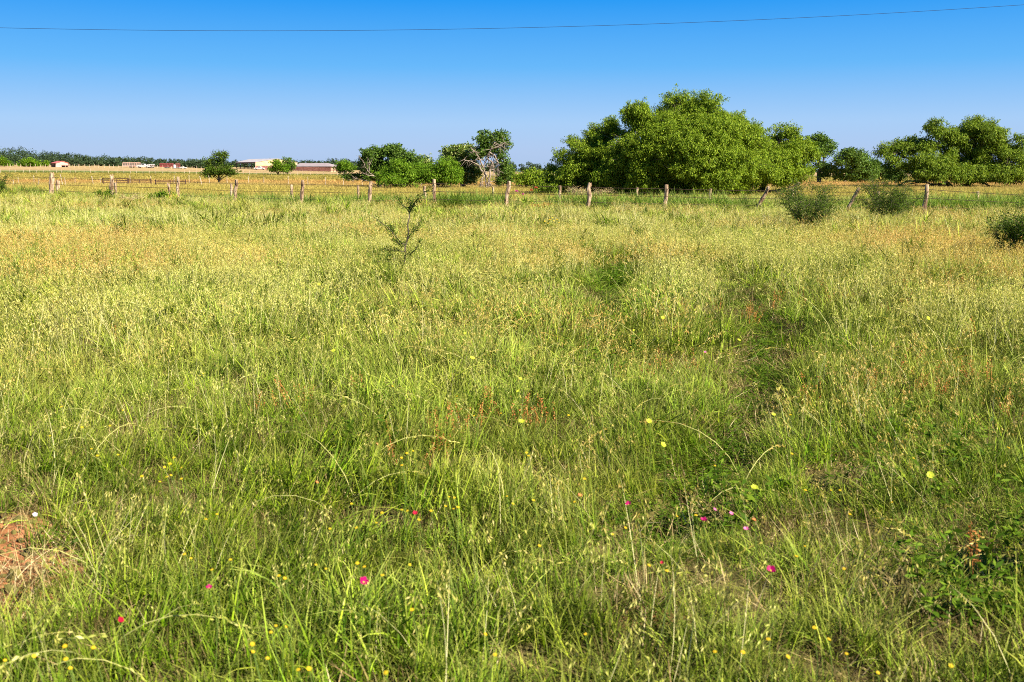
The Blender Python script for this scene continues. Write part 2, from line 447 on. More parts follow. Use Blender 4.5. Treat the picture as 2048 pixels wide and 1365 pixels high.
def disc(n, r):
    a_ = rng.uniform(0, 2 * math.pi, n); q = r * np.sqrt(rng.uniform(0, 1, n))
    return np.stack([q * np.cos(a_), q * np.sin(a_), np.full(n, -.02)], -1)
def rhombs(C, A, L, W, B=None):
    n = len(C)
    if B is None: B = rng.normal(size=(n, 3))
    B = np.cross(A, B); B /= np.linalg.norm(B, axis=1)[:, None] + 1e-9
    A = A / (np.linalg.norm(A, axis=1)[:, None] + 1e-9)
    V = np.stack([C - A * L[:, None] / 2, C + B * W[:, None] / 2, C + A * L[:, None] / 2, C - B * W[:, None] / 2], 1).reshape(-1, 3)
    Q = np.arange(n)[:, None] * 4 + np.arange(4)[None, :]
    return V, Q
class Parts:
    def __init__(s): s.V = []; s.Q = []; s.T = []; s.qm = []; s.tm = []; s.tip = []; s.n = 0
    def add(s, V, Q=None, T=None, m=0, tip=None):
        if Q is not None and len(Q): s.Q.append(Q + s.n); s.qm.append(np.full(len(Q), m))
        if T is not None and len(T): s.T.append(T + s.n); s.tm.append(np.full(len(T), m))
        s.V.append(V); s.tip.append(np.zeros(len(V)) if tip is None else tip); s.n += len(V)
    def build(s, name, mats, coll=None, parent=None):
        Fs = []; mi = []
        if s.Q: Fs.append(np.concatenate(s.Q)); mi.append(np.concatenate(s.qm))
        if s.T: Fs.append(np.concatenate(s.T)); mi.append(np.concatenate(s.tm))
        return mk(name, np.concatenate(s.V), Fs, mats, parent, coll, matidx=np.concatenate(mi), attrs={'tip': np.concatenate(s.tip)})
U = lambda a_, b_, n: rng.uniform(a_, b_, n)
SRC = {}
def source(key):
    c = bpy.data.collections.new('source_' + key); SRC[key] = c; return c
def leafy(c, name, n, r, h0, h1, w0, w1, segs=3, leanmax=1.0, per=9, under=0):
    """a patch of blades that grow in small tufts, each tuft leaning its own way"""
    p = Parts(); ns = max(2, n // per)
    sub = disc(ns, r); k = rng.integers(0, ns, n)
    saz = U(0, 6.28, ns); sl_ = np.abs(rng.normal(.28, .28, ns)); sh = U(.7, 1.15, ns)
    root = sub[k] + disc(n, .035) * [1, 1, 0]
    V, Q, T, tip, _ = blades(root, saz[k] + rng.normal(0, 1.0, n), U(h0, h1, n) * sh[k], (sl_[k] * .6 + np.abs(rng.normal(0, .28, n))).clip(0, leanmax), U(.1, 1.5, n) * rng.uniform(.4, 1.3, n), U(w0, w1, n), segs)
    p.add(V, Q, T, 0, tip)
    if under:                                  # short tangled undergrowth that hides the soil
        V, Q, T, tip, _ = blades(disc(under, r * 1.1), U(0, 6.28, under), U(.05, .15, under), U(.2, 1.35, under), U(-.4, .9, under), U(w0, w1, under) * 1.25, 2)
        p.add(V, Q, T, 0, tip)
    return p
def seedy(c, p, n, r, h0, h1, sw, spl, spw, nsp, droop=1.0):
    """stalks that end in a loose, drooping panicle of pale spikelets"""
    H = U(h0, h1, n); az = U(0, 6.28, n)
    V, Q, T, tip, P = blades(disc(n, r), az, H, np.abs(rng.normal(0, .18, n)), U(.1, .9, n) * droop, np.full(n, sw), 4)
    p.add(V, Q, T, 1, tip)
    end = P[:, -1]; mid = P[:, -2]
    f = rng.uniform(0, 1, (n, nsp, 1))
    C = end[:, None] * (1 - f) + mid[:, None] * f
    out = rng.normal(size=(n, nsp, 3)) * np.array([1, 1, .35]); out /= np.linalg.norm(out, axis=2)[..., None]
    rad = rng.uniform(.2, 1, (n, nsp, 1)) * spl * 1.1
    C = C + out * rad + np.array([0, 0, -.25]) * rad
    A = out * .45 + np.array([0, 0, -.9]) + rng.normal(size=out.shape) * .3
    V, Q = rhombs(C.reshape(-1, 3), A.reshape(-1, 3), U(.7, 1.2, n * nsp) * spl, U(.7, 1.2, n * nsp) * spw)
    p.add(V, Q, None, 2)
def arching(p, n, r, h0, h1, sw, mat_stem=1, mat_sp=2):
    """long stalks bowing over, with a dense spike along the last third"""
    H = U(h0, h1, n); az = U(0, 6.28, n)
    V, Q, T, tip, P = blades(disc(n, r), az, H, U(0, .3, n), U(1.0, 2.6, n), np.full(n, sw), 7)
    p.add(V, Q, T, mat_stem, tip)
    k = 16
    f = np.linspace(4.6, 7, k)
    i0 = np.floor(f).astype(int).clip(0, 6); fr = (f - i0)[None, :, None]
    C = P[:, i0] * (1 - fr) + P[:, i0 + 1] * fr
    A = P[:, i0 + 1] - P[:, i0] + rng.normal(size=C.shape) * .02
    C = C + rng.normal(size=C.shape) * .004
    m = n * k
    V, Q = rhombs(C.reshape(-1, 3), A.reshape(-1, 3), U(.020, .034, m), U(.007, .011, m))
    p.add(V, Q, None, mat_sp)

GM = [M['blade'], M['stem'], M['spike']]
c = source('leafy_near')
for i in range(7):
    leafy(c, '', 120, .20, .09, .30, .003, .0070, 4, per=7, under=80).build('leafy_tuft', GM, c)
c = source('leafy_mid')
for i in range(6):
    leafy(c, '', 130, .33, .14, .40, .0055, .011, 3, per=7, under=60).build('leafy_tuft_mid', GM, c)
c = source('leafy_far')
for i in range(6):
    leafy(c, '', 190, .6, .18, .44, .013, .024, 3).build('leafy_tuft_far', GM, c)
c = source('seed_near')
for i in range(6):
    p = leafy(c, '', 14, .14, .15, .36, .004, .007, 3)
    seedy(c, p, 8, .16, .28, .50, .0025, .020, .0045, 14)
    p.build('seed_tuft', GM, c)
c = source('seed_mid')
for i in range(6):
    p = leafy(c, '', 30, .3, .18, .38, .006, .011, 3)
    seedy(c, p, 24, .32, .32, .56, .004, .032, .0075, 11)
    p.build('seed_tuft_mid', GM, c)
c = source('seed_far')
for i in range(6):
    p = leafy(c, '', 40, .55, .2, .4, .012, .02, 3)
    seedy(c, p, 70, .58, .34, .62, .010, .036, .0075, 8)
    p.build('seed_tuft_far', GM, c)
c = source('arch')
for i in range(5):
    p = Parts(); arching(p, 3, .10, .50, .85, .0042)
    p.build('arching_stalks', GM, c)
c = source('straw')
for i in range(4):
    p = Parts()
    V, Q, T, tip, _ = blades(disc(26, .16), U(0, 6.28, 26), U(.08, .28, 26), U(.5, 1.5, 26), U(-.8, 1.0, 26), U(.0025, .005, 26), 4)
    p.add(V, Q, T, 0, tip); p.build('straw_tuft', [M['straw']], c)
c = source('rust')
for i in range(4):
    p = Parts(); n = 5
    H = U(.30, .50, n)
    V, Q, T, tip, P = blades(disc(n, .10), U(0, 6.28, n), H, U(0, .25, n), U(0, .3, n), np.full(n, .005), 5)
    p.add(V, Q, T, 0, tip)
    k = 26; f = rng.uniform(2.0, 5, (n, k)); i0 = np.floor(f).astype(int).clip(0, 4); fr = (f - i0)[..., None]
    ii = np.arange(n)[:, None]
    C = P[ii, i0] * (1 - fr) + P[ii, i0 + 1] * fr + rng.normal(size=(n, k, 3)) * .009
    V, Q = rhombs(C.reshape(-1, 3), rng.normal(size=(n * k, 3)), U(.012, .022, n * k), U(.008, .014, n * k))
    p.add(V, Q, None, 0); p.build('rust_stalks', [M['rust']], c)
c = source('weed')
for i in range(5):
    p = Parts(); n = 90; ns = 9
    V, Q, T, tip, P = blades(disc(ns, .10), U(0, 6.28, ns), U(.2, .38, ns), U(0, .5, ns), U(0, .5, ns), np.full(ns, .004), 4)
    p.add(V, Q, T, 0, tip)
    f = rng.uniform(.8, 4, n); i0 = np.floor(f).astype(int).clip(0, 3); fr = (f - i0)[:, None]; k = rng.integers(0, ns, n)
    A = rng.normal(size=(n, 3)) * np.array([1, 1, .4]) + [0, 0, .25]; A /= np.linalg.norm(A, axis=1)[:, None]
    Ls = U(.03, .065, n)
    C = P[k, i0] * (1 - fr) + P[k, i0 + 1] * fr + A * Ls[:, None] * .5
    V, Q = rhombs(C, A, Ls, Ls * U(.22, .34, n), rng.normal(size=(n, 3)) * .6 + np.array([0, 0, 1.0])); p.add(V, Q, None, 0)
    p.build('broadleaf_weed', [M['weed']], c)
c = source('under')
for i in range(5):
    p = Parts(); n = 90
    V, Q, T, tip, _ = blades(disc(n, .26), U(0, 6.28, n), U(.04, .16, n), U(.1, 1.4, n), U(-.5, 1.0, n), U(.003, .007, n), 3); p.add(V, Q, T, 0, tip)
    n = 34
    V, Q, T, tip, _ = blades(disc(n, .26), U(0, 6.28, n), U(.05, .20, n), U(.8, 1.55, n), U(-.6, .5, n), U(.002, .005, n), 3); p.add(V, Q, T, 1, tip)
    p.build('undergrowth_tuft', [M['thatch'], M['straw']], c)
c = source('clod')
for i in range(4):
    g = Geo(); g.tube(np.array([[0, 0, -.4], [.1, 0, 0], [0, .1, .35]]), [.7, 1.0, .55], 6, .18); g.build('soil_clod', M['ground'], None, False, c)
c = source('tall')
for i in range(5):
    p = Parts(); n = 34
    V, Q, T, tip, _ = blades(disc(n, .22), U(0, 6.28, n), U(.6, 1.25, n), np.abs(rng.normal(0, .2, n)), U(.3, 2.0, n), U(.02, .042, n), 5)
    p.add(V, Q, T, 0, tip); p.build('tall_grass_clump', [M['tallgrass']], c)
c = source('pasture')
for i in range(5):
    p = Parts(); n = 90
    V, Q, T, tip, _ = blades(disc(n, .5), U(0, 6.28, n), U(.12, .34, n), np.abs(rng.normal(0, .35, n)), U(.1, 1.0, n), U(.014, .026, n), 2)
    p.add(V, Q, T, 0, tip); p.build('pasture_tuft', [M['pasture']], c)

def lownoise(X, Y, s, off):
    return np.array([mnoise.noise(Vector((x * s + off, y * s - off, off * .3))) for x, y in zip(X, Y)])
def scatter(name, key, X, Y, S, label, tilt=.12, zoff=0.0, wind=0.0, SZ=None):
    n = len(X)
    P = np.stack([X, Y, height(X, Y) - .10 * rut(X, Y) * (Y < 30) + zoff], -1)
    S = np.broadcast_to(np.asarray(S, float), (n,))
    sv = np.stack([S, S, S if SZ is None else SZ], -1)
    rot = np.stack([rng.normal(0, tilt, n), rng.normal(0, tilt, n), rng.uniform(0, 6.283, n)], -1)
    if wind:                                       # neighbouring tufts lean the same way, as wind and weather lay them
        tx = rng.normal(0, tilt, n) + wind * lownoise(X, Y, .45, 21.0) * 1.6; ty = rng.normal(0, tilt, n) + wind * lownoise(X, Y, .45, 47.0) * 1.6
        rz = rot[:, 2]; cz, sz_ = np.cos(rz), np.sin(rz); cx, sx_ = np.cos(tx), np.sin(tx); cy, sy_ = np.cos(ty), np.sin(ty)
        # matrix = tilt about world X, then world Y, applied after the spin about Z
        r00 = cy * cz + sy_ * sx_ * sz_; r10 = cx * sz_; r20 = -sy_ * cz + cy * sx_ * sz_
        r21 = sy_ * sz_ + cy * sx_ * cz; r22 = cy * cx
        rot = np.stack([np.arctan2(r21, r22), -np.arcsin(np.clip(r20, -1, 1)), np.arctan2(r10, r00)], -1)
    me = bpy.data.meshes.new(name); me.vertices.add(n); me.vertices.foreach_set('co', P.astype(np.float32).ravel())
    for k, v in (('rot', rot), ('scl', sv)):
        me.attributes.new(k, 'FLOAT_VECTOR', 'POINT').data.foreach_set('vector', v.astype(np.float32).ravel())
    nsrc = len(SRC[key].objects)
    me.attributes.new('idx', 'INT', 'POINT').data.foreach_set('value', rng.integers(0, nsrc, n).astype(np.int32))
    o = bpy.data.objects.new(name, me); sc.collection.objects.link(o)
    g = bpy.data.node_groups.new('scatter_' + name, 'GeometryNodeTree')
    g.interface.new_socket('Geometry', in_out='INPUT', socket_type='NodeSocketGeometry')
    g.interface.new_socket('Geometry', in_out='OUTPUT', socket_type='NodeSocketGeometry')
    gi = g.nodes.new('NodeGroupInput'); go = g.nodes.new('NodeGroupOutput')
    ci = g.nodes.new('GeometryNodeCollectionInfo'); ci.inputs['Collection'].default_value = SRC[key]
    ci.inputs['Separate Children'].default_value = True; ci.inputs['Reset Children'].default_value = True
    ip = g.nodes.new('GeometryNodeInstanceOnPoints'); ip.inputs['Pick Instance'].default_value = True
    def na(nm, t):
        x = g.nodes.new('GeometryNodeInputNamedAttribute'); x.data_type = t; x.inputs['Name'].default_value = nm
        return [s_ for s_ in x.outputs if s_.enabled and s_.name == 'Attribute'][0]
    e2r = g.nodes.new('FunctionNodeEulerToRotation')
    g.links.new(gi.outputs[0], ip.inputs['Points']); g.links.new(ci.outputs[0], ip.inputs['Instance'])
    g.links.new(na('idx', 'INT'), ip.inputs['Instance Index'])
    g.links.new(na('rot', 'FLOAT_VECTOR'), e2r.inputs[0]); g.links.new(e2r.outputs[0], ip.inputs['Rotation'])
    g.links.new(na('scl', 'FLOAT_VECTOR'), ip.inputs['Scale'])
    g.links.new(ip.outputs[0], go.inputs[0])
    md = o.modifiers.new('scatter', 'NODES'); md.node_group = g
    tag(o, label, None, None, 'stuff')
    return o

def field(y0, y1, dens, margin=2.0):
    """random points on the part of the ground the camera sees between two distances, and a little to either side"""
    hw = lambda y: .53 * y + margin
    area = .53 * (y1 ** 2 - y0 ** 2) + 2 * margin * (y1 - y0)
    n = int(area * dens * 1.0)
    # sample y with density proportional to the width
    yy = np.linspace(y0, y1, 400); cdf = np.cumsum(hw(yy)); cdf = cdf / cdf[-1]
    Y = np.interp(rng.uniform(0, 1, n), cdf, yy); X = rng.uniform(-1, 1, n) * hw(Y)
    return X, Y
def keep(X, Y, prob):
    k = rng.uniform(0, 1, len(X)) < prob
    return X[k], Y[k]
def golden(X, Y):
    """0 = green leafy meadow, 1 = ripe golden seed grass (to the right and further off)"""
    u = X / np.maximum(Y, 1)
    d = np.interp(Y, [4, 6, 9, 14, 22, 30, 40], [.0, .08, .26, .46, .62, .55, .25])
    return np.clip(d + .22 * sstep((u + .1) / .4) * sstep((Y - 8) / 8) - .18 * sstep((-u - .05) / .4) * sstep((Y - 20) / 12) + .6 * lownoise(X, Y, .20, 3.1) + .45 * lownoise(X, Y, .75, 8.3), 0, 1)

def fade(Y, a0, a1, b0, b1):
    """1 between a1 and b0, fading to 0 at a0 and b1"""
    return np.minimum(sstep((Y - a0) / max(1e-3, a1 - a0)), 1 - sstep((Y - b0) / (b1 - b0)))
SAPX = float(at(806, 556, 16.6)[0])
def meadow():
    for (key, y0, y1, d, fd) in (('near', 2.0, 12, 46, (1.5, 1.9, 7, 12)), ('mid', 7, 30, 11, (7, 12, 20, 30)), ('far', 20, 58, 2.7, (20, 30, 56, 58))):
        X, Y = field(y0, y1, d)
        X, Y = keep(X, Y, (1 - .85 * bareness(X, Y)) * (1 - .45 * rut(X, Y)) * fade(Y, *fd))
        r_ = rut(X, Y, 1.35); nz = lownoise(X, Y, .5, 9.0)
        S = U(.72, 1.22, len(X)) * np.clip(1 + .45 * nz + .5 * lownoise(X, Y, 1.9, 14.0), .6, 1.6) * np.interp(Y, [3, 8], [.84, 1.0]); SZ = S * (1 - .68 * r_) * (1 + .25 * rut(X - .6, Y) * (1 - r_)); S = S * (1 - .4 * r_)
        scatter('meadow_grass', 'leafy_' + key, X, Y, S,
                {'near': 'green leafy grass blades filling the foreground meadow', 'mid': 'green grass blades in the middle of the meadow',
                 'far': 'green grass at the far side of the meadow by the fence'}[key], tilt=.14, SZ=SZ, wind=.38)
    for (key, y0, y1, d, fd) in (('near', 2.4, 12, 16, (1.5, 2.3, 7, 12)), ('mid', 7, 30, 8.5, (7, 12, 20, 30)), ('far', 20, 56, 1.7, (20, 30, 54, 56))):
        X, Y = field(y0, y1, d)
        g = golden(X, Y)
        X, Y = keep(X, Y, (.26 + .74 * g) * (1 - bareness(X, Y)) * (1 - rut(X, Y, 1.6)) * (1 - .8 * np.exp(-(np.hypot(X - SAPX, (Y - 15.9) * .6) / .55) ** 4)) * fade(Y, *fd))
        S = U(.75, 1.15, len(X)) * (1 + .25 * rut(X - .7, Y))
        scatter('seeding_grass', 'seed_' + key, X, Y, S,
                {'near': 'thin grass with pale seed heads among the foreground blades', 'mid': 'pale ripe seed heads of tall grass in mid meadow',
                 'far': 'golden seeding grass on the far side of the meadow'}[key], wind=.34)
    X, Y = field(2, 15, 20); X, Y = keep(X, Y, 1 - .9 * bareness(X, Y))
    scatter('meadow_undergrowth', 'under', X, Y, U(.8, 1.2, len(X)), 'short tangled blades and dead thatch coloured dark as shade under the taller grass', tilt=.1)
    X, Y = field(3, 26, 3.4); X, Y = keep(X, Y, (1 - rut(X, Y)) * (.35 + .65 * sstep((Y - 4) / 6)))
    scatter('arching_seed_stalks', 'arch', X, Y, U(.6, 1.05, len(X)), 'long pale grass stalks arching over the meadow with dense spikes')
    X, Y = field(2.2, 30, 5.5); nz = lownoise(X, Y, .6, 5.0)
    X, Y = keep(X, Y, np.clip(.35 + 1.3 * nz, .05, 1) + bareness(X, Y))
    bx, by = [], []
    for (c_, r, s_) in BAREP:
        k = int(40 * r * r * s_) + 2
        bx.append(c_[0] + rng.normal(0, r * .6, k)); by.append(c_[1] + rng.normal(0, r * .6, k))
    X = np.concatenate([X] + bx); Y = np.concatenate([Y] + by)
    scatter('dry_straw_litter', 'straw', X, Y, U(.6, 1.1, len(X)), 'dry straw and dead blades lying through the meadow')
    bx, by = [], []
    for (c_, r, s_) in BAREP:
        k = int(900 * r * r) + 20
        bx.append(c_[0] + rng.normal(0, r * .7, k)); by.append(c_[1] + rng.normal(0, r * .7, k))
    bx, by = np.concatenate(bx), np.concatenate(by)
    scatter('soil_clods', 'clod', bx, by, rng.exponential(.006, len(bx)) + .003, 'crumbs of reddish soil on the bare patches', tilt=.6, zoff=.002)
    # rust-brown dock stalks in the places the photograph shows them
    X, Y = [], []
    for px, py, r, k in [(890, 815, .12, 3), (860, 850, .15, 2), (1905, 745, .4, 10), (1600, 752, .3, 3), (745, 770, .2, 1), (1330, 715, .4, 4), (530, 765, .3, 3), (1090, 800, .2, 3), (960, 780, .2, 2),
                         (880, 860, .2, 2), (1965, 1070, .12, 1), 
                         (1640, 570, 1.0, 14), (300, 520, 1.2, 12), (160, 545, .8, 10), (1480, 590, .6, 6), (860, 540, .5, 10), (1900, 560, 1.2, 20), (1100, 480, 1.5, 16), (1420, 480, 2.0, 24), (1500, 440, 1.5, 20), (1800, 480, 2.0, 24), (990, 780, .2, 2)]:
        c_ = hit(px, py, .25)
        X.append(c_[0] + rng.normal(0, r * .6, k)); Y.append(c_[1] + rng.normal(0, r * .8, k))
    X2, Y2 = field(5, 32, .05)
    X = np.concatenate(X + [X2]); Y = np.concatenate(Y + [Y2])
    scatter('rust_brown_dock', 'rust', X, Y, U(.5, .75, len(X)), 'rust brown seed stalks of dock standing in the grass')
    # dark broad-leaved weeds
    X, Y = [], []
    for px, py, r, k in [(1930, 900, .7, 10), (1990, 960, .6, 8), (1860, 850, .4, 4), (1225, 535, .28, 46), (540, 590, .9, 12), (1150, 720, .5, 8), (1940, 1130, .3, 8),
                         (1370, 960, .3, 3), (780, 835, .3, 3)]:
        c_ = hit(px, py, .22)
        X.append(c_[0] + rng.normal(0, r * .6, k)); Y.append(c_[1] + rng.normal(0, r * .8, k))
    X2, Y2 = field(4, 30, .15)
    X = np.concatenate(X + [X2]); Y = np.concatenate(Y + [Y2])
    rx = [P_[:, 0].repeat(6) + rng.normal(0, .12, 480) for P_, _ in RUTS]; ry = [P_[:, 1].repeat(6) + rng.normal(0, .13, 480) for P_, _ in RUTS]
    rx, ry = np.concatenate(rx), np.concatenate(ry)
    scatter('rut_shade_weeds', 'weed', rx, ry, U(.5, .8, len(rx)), 'low dark weeds added in the two wheel ruts to stand for their shade', SZ=U(.25, .45, len(rx)))  # added weeds whose dark leaves stand in for the shade in the ruts
    scatter('broadleaf_weeds', 'weed', X, Y, U(.7, 1.2, len(X)), 'dark green broad leaved weeds low in the meadow')
    # pasture beyond the fence
    X, Y = field(44, 130, 4.0, 6); S = U(.8, 1.3, len(X)) * np.interp(Y, [44, 130], [1.0, 1.25])
    scatter('pasture_grass', 'pasture', X, Y, S, 'short dry yellow pasture grass beyond the wire fence', SZ=S * .9)
    X, Y = field(130, 300, .45, 10); S = U(2.2, 3.4, len(X))
    scatter('pasture_grass', 'pasture', X, Y, S, 'far pale pasture grass near the distant barn', SZ=S * .4)
meadow()

# ------------------------------------------------------------------ fences
FENCE_D = lambda px: 1.0 / np.interp(px, [-400, 103, 1847, 2500], [.0185 - (.0272 - .0185) / 1744 * 503, .0185, .0272, .0272 + (.0272 - .0185) / 1744 * 653])
def log_post(parent, top, base, r0, r1, mat, name='post', k=8, rings=7, jag=0.0):
    top = np.array(top, float); base = np.array(base, float)
    t = np.linspace(0, 1, rings)[:, None]
    P = base * (1 - t) + top * t
    L = np.linalg.norm(top - base)
    P[1:-1] += rng.normal(0, .012 * L, (rings - 2, 3)) * np.array([1, 1, .2])
    rr = np.linspace(r0, r1, rings) * (1 + rng.normal(0, .06, rings))
    g = Geo(); g.tube(P, rr, k, .05)
    if jag:                                       # a split, jagged top
        for a_ in (0.3, 2.4, 4.4):
            q = top + np.array([math.cos(a_), math.sin(a_), 0]) * r1 * .6
            g.tube(np.array([q - [0, 0, .1], q + [0, 0, jag * rng.uniform(.6, 1.2)]]), [r1 * .42, r1 * .22], 5, .1)
    return g.build(name, mat, parent, smooth=False, origin=parent.location)
def wire_strand(parent, pts, r=.006, name='wire', mat='wire', barb=0.0, k=4):
    g = Geo(); pts = [np.asarray(p, float) for p in pts]
    P = []
    for a_, b_ in zip(pts[:-1], pts[1:]):
        L = np.linalg.norm(b_ - a_); sag = .012 * L * rng.uniform(.3, 1.2)
        for t in np.linspace(0, 1, 7)[:-1]:
            P.append(a_ * (1 - t) + b_ * t - np.array([0, 0, 4 * sag * t * (1 - t) * .5]))
    P.append(pts[-1])
    g.tube(np.array(P), r, k, cap=False)
    if barb:
        for a_, b_ in zip(P[:-1], P[1:]):
            L = np.linalg.norm(b_ - a_)
            for t in np.arange(.1, 1, .34):
                c_ = a_ * (1 - t) + b_ * t; dv = rng.normal(size=3); dv /= np.linalg.norm(dv)
                g.tube(np.array([c_ - dv * barb, c_ + dv * barb]), r * .7, 3, cap=False)
    return g.build(name, M[mat], parent, origin=parent.location)

FRONT = [  # px top, py top, px base, py base, radius px, jag
    (-60, 346, -60, 397, 4.0, 0), (104, 348, 102, 397, 4.6, .10), (223, 353, 222, 398, 4.2, .14), (356, 355, 353, 408, 3.2, .06), (473, 360, 469, 418, 3.4, 0), (605, 361, 602, 421, 3.4, 0),
    (742, 363, 739, 425, 3.6, 0), (868, 359, 869, 420, 3.2, .0), (1018, 363, 1011, 421, 4.2, .0), (1180, 367, 1176, 427, 4.2, .05), (1333, 370, 1329, 431, 4.0, 0),
    (1534, 374, 1506, 434, 3.8, .04), (1713, 377, 1686, 434, 3.6, .07), (1854, 370, 1847, 438, 4.6, 0), (2085, 384, 2080, 447, 4.4, 0), (2265, 384, 2260, 455, 4.6, 0)]
root = empty('wooden_post_fence', at(1011, 421, FENCE_D(1011)) * [1, 1, 0])
tops, bases = [], []
for (xt, yt, xb, yb, rp, jag) in FRONT:
    D = FENCE_D(xb)
    T_, B_ = at(xt, yt, D), at(xb, yb, D)
    gz = float(height(B_[0], B_[1]))
    if xt - xb > 15: T_ = T_ + [0, -.25, 0]
    tops.append(T_); bases.append(np.array([B_[0], B_[1], min(B_[2], gz)]))
    foot = np.array([B_[0], B_[1], gz - .25])
    dirn = (T_ - bases[-1]); foot = bases[-1] - dirn / dirn[2] * .25
    log_post(root, T_, foot, rp * 1.08 * D / F, rp * .92 * D / F, M['post'], jag=jag * .7)
for f in (.13, .38, .62, .86):
    wire_strand(root, [t * (1 - f) + b * f + np.array([0, -.07, 0]) for t, b in zip(tops, bases)], .0075, barb=.03)
tag(root, 'barbed wire fence on rough wooden posts across the meadow, the nearest fence', 'fence', 'fences in the pasture')

BACK = [(116, 362, 4.0, 3), (231, 366, 2.6, 1), (336, 368, 3, -2), (462, 368, 2.6, 1), (583, 370, 2.8, 0), (716, 371, 2.4, 0), (849, 373, 2.8, -2), (986, 375, 2.6, 0), (1120, 372, 2.8, 1), (1275, 376, 2.6, 0),
        (1421, 378, 2.6, 1), (1585, 378, 2.8, 1), (1757, 383, 3, 1), (1956, 385, 3.6, 2), (2110, 386, 3, 0)]
root = empty('old_stub_fence', at(986, 400, FENCE_D(986) + 4.5) * [1, 1, 0])
tops, bases = [], []
for (x, yt, rp, ln) in BACK:
    D = FENCE_D(x) + 4.5
    T_ = at(x, yt, D); gx = at(x - ln, yt, D)[0]
    B_ = np.array([gx, D, float(height(gx, D)) - .2])
    tops.append(T_); bases.append(B_)
    log_post(root, T_, B_, rp * D / F, rp * .95 * D / F, M['post'], jag=.06 if x in (116, 336, 1956) else 0)
for f in (.18, .5):
    wire_strand(root, [t * (1 - f) + b * f + np.array([0, -.06, 0]) for t, b in zip(tops, bases)], .005)
tag(root, 'line of short old wooden posts just behind the nearest wire fence', 'fence', 'fences in the pasture')

def thin_fence(name, label, pxs, D0, D1, hgt, r, mat, wires=(.9, .55), wr=.006, jit=.15, lift=0.0):
    pxs = np.asarray(pxs, float)
    iD = np.interp(pxs, [pxs[0], pxs[-1]], [1 / D0, 1 / D1]); D = 1 / iD
    X = (pxs - 1024) / F * D / math.cos(PITCH) * (math.cos(PITCH))
    mid = len(pxs) // 2
    root = empty(name, (X[mid], D[mid], float(height(X[mid], D[mid]))))
    tops = []
    for x, d in zip(X, D):
        z = float(height(x, d)); h_ = hgt * (1 + rng.normal(0, jit * .5))
        ln = rng.normal(0, .05, 2) * (jit / .15)
        log_post(root, (x + ln[0] * h_, d + ln[1] * h_, z + h_), (x, d, z - .1), r * (1 + rng.normal(0, jit * .5)), r * .9, M[mat], k=5, rings=4)
        tops.append(np.array([x, d, z]))
    for f in wires:
        wire_strand(root, [t + np.array([0, -r - .01, hgt * f]) for t in tops], wr, k=3)
    tag(root, label, 'fence', 'fences in the pasture')
    return root
pj = lambda a_, b_, s: np.arange(a_, b_, s) + rng.normal(0, s * .12, len(np.arange(a_, b_, s)))
thin_fence('pale_post_fence', 'pale thin posts and wire along the orange grass strip, left of the big trees', pj(-30, 1030, 38), 112, 108, 1.0, .032, 'postpale', wires=(.9, .6, .3), wr=.006)
thin_fence('lane_fence', 'pale thin posts slightly nearer than the orange strip, beside the pipe gates', [38, 87, 137, 143, 197, 412], 98, 100, 1.05, .038, 'postpale', wires=(.85,), jit=.45)
thin_fence('field_fence', 'far pale fence posts across the green band below the distant barn', pj(-20, 700, 13.2), 272, 268, 1.2, .05, 'postpale', wires=(.9,), wr=.012)
thin_fence('woodside_fence', 'farthest pale fence posts along the foot of the wooded hill', pj(-20, 420, 9.6), 425, 430, 1.4, .075, 'postpale', wires=(.9,), wr=.015)
thin_fence('right_pasture_fence', 'thin dark fence far behind on the right, under the trees', pj(1590, 2110, 24), 165, 160, 1.15, .04, 'pipe', wires=(.9, .55), wr=.008)

# pipe gates
def gate(name, label, x0, x1, D, ztop_px, mid=None, rails=4):
    Xa = at(x0, 370, D)[0]; Xb = at(x1, 370, D)[0]; z0 = float(height((Xa + Xb) / 2, D)); zt = at(x0, ztop_px, D)[2]
    root = empty(name, ((Xa + Xb) / 2, D, z0)); o_ = root.location
    for z in np.linspace(z0 + .22, zt, rails):
        g = Geo(); g.tube(np.array([[Xa, D, z], [(Xa + Xb) / 2, D, z - .01], [Xb, D, z]]), .03, 6); g.build('rail', M['pipe'], root, origin=o_)
    for x in [Xa, Xb] + ([Xa + (Xb - Xa) * m_ for m_ in mid] if mid else []):
        post = x in (Xa, Xb)
        g = Geo(); g.tube(np.array([[x, D + .05 * post, z0 - .2 * post + .2 * (not post)], [x, D + .05 * post, zt + .06 * post]]), .055 if post else .03, 6); g.build('upright', M['pipe'], root, origin=o_)
    tag(root, label, 'gate', 'pipe gates')
gate('pipe_gate', 'dark pipe gate at left, its left end behind a thick pale post', 206, 256, 100, 357.5, [.55])
gate('pipe_gate', 'rusty pipe gate in the middle of the row of three gates', 257, 302, 101, 359, [.5])
gate('pipe_gate', 'rusty pipe gate at the right end of the row, behind a leaning post', 311, 371, 97, 360.5, [.5])

# ------------------------------------------------------------------ overhead cable
def cable():
    D = 30.0; P = []
    for px in np.linspace(-1500, 3200, 90):
        P.append(at(px, 62 - 2.23e-5 * (px - 520) ** 2, D))
    g = Geo(); g.tube(np.array(P), .0065, 6); o = g.build('overhead_cable', M['cable'])
    tag(o, 'thin black overhead cable crossing the top of the sky', 'cable')
cable()

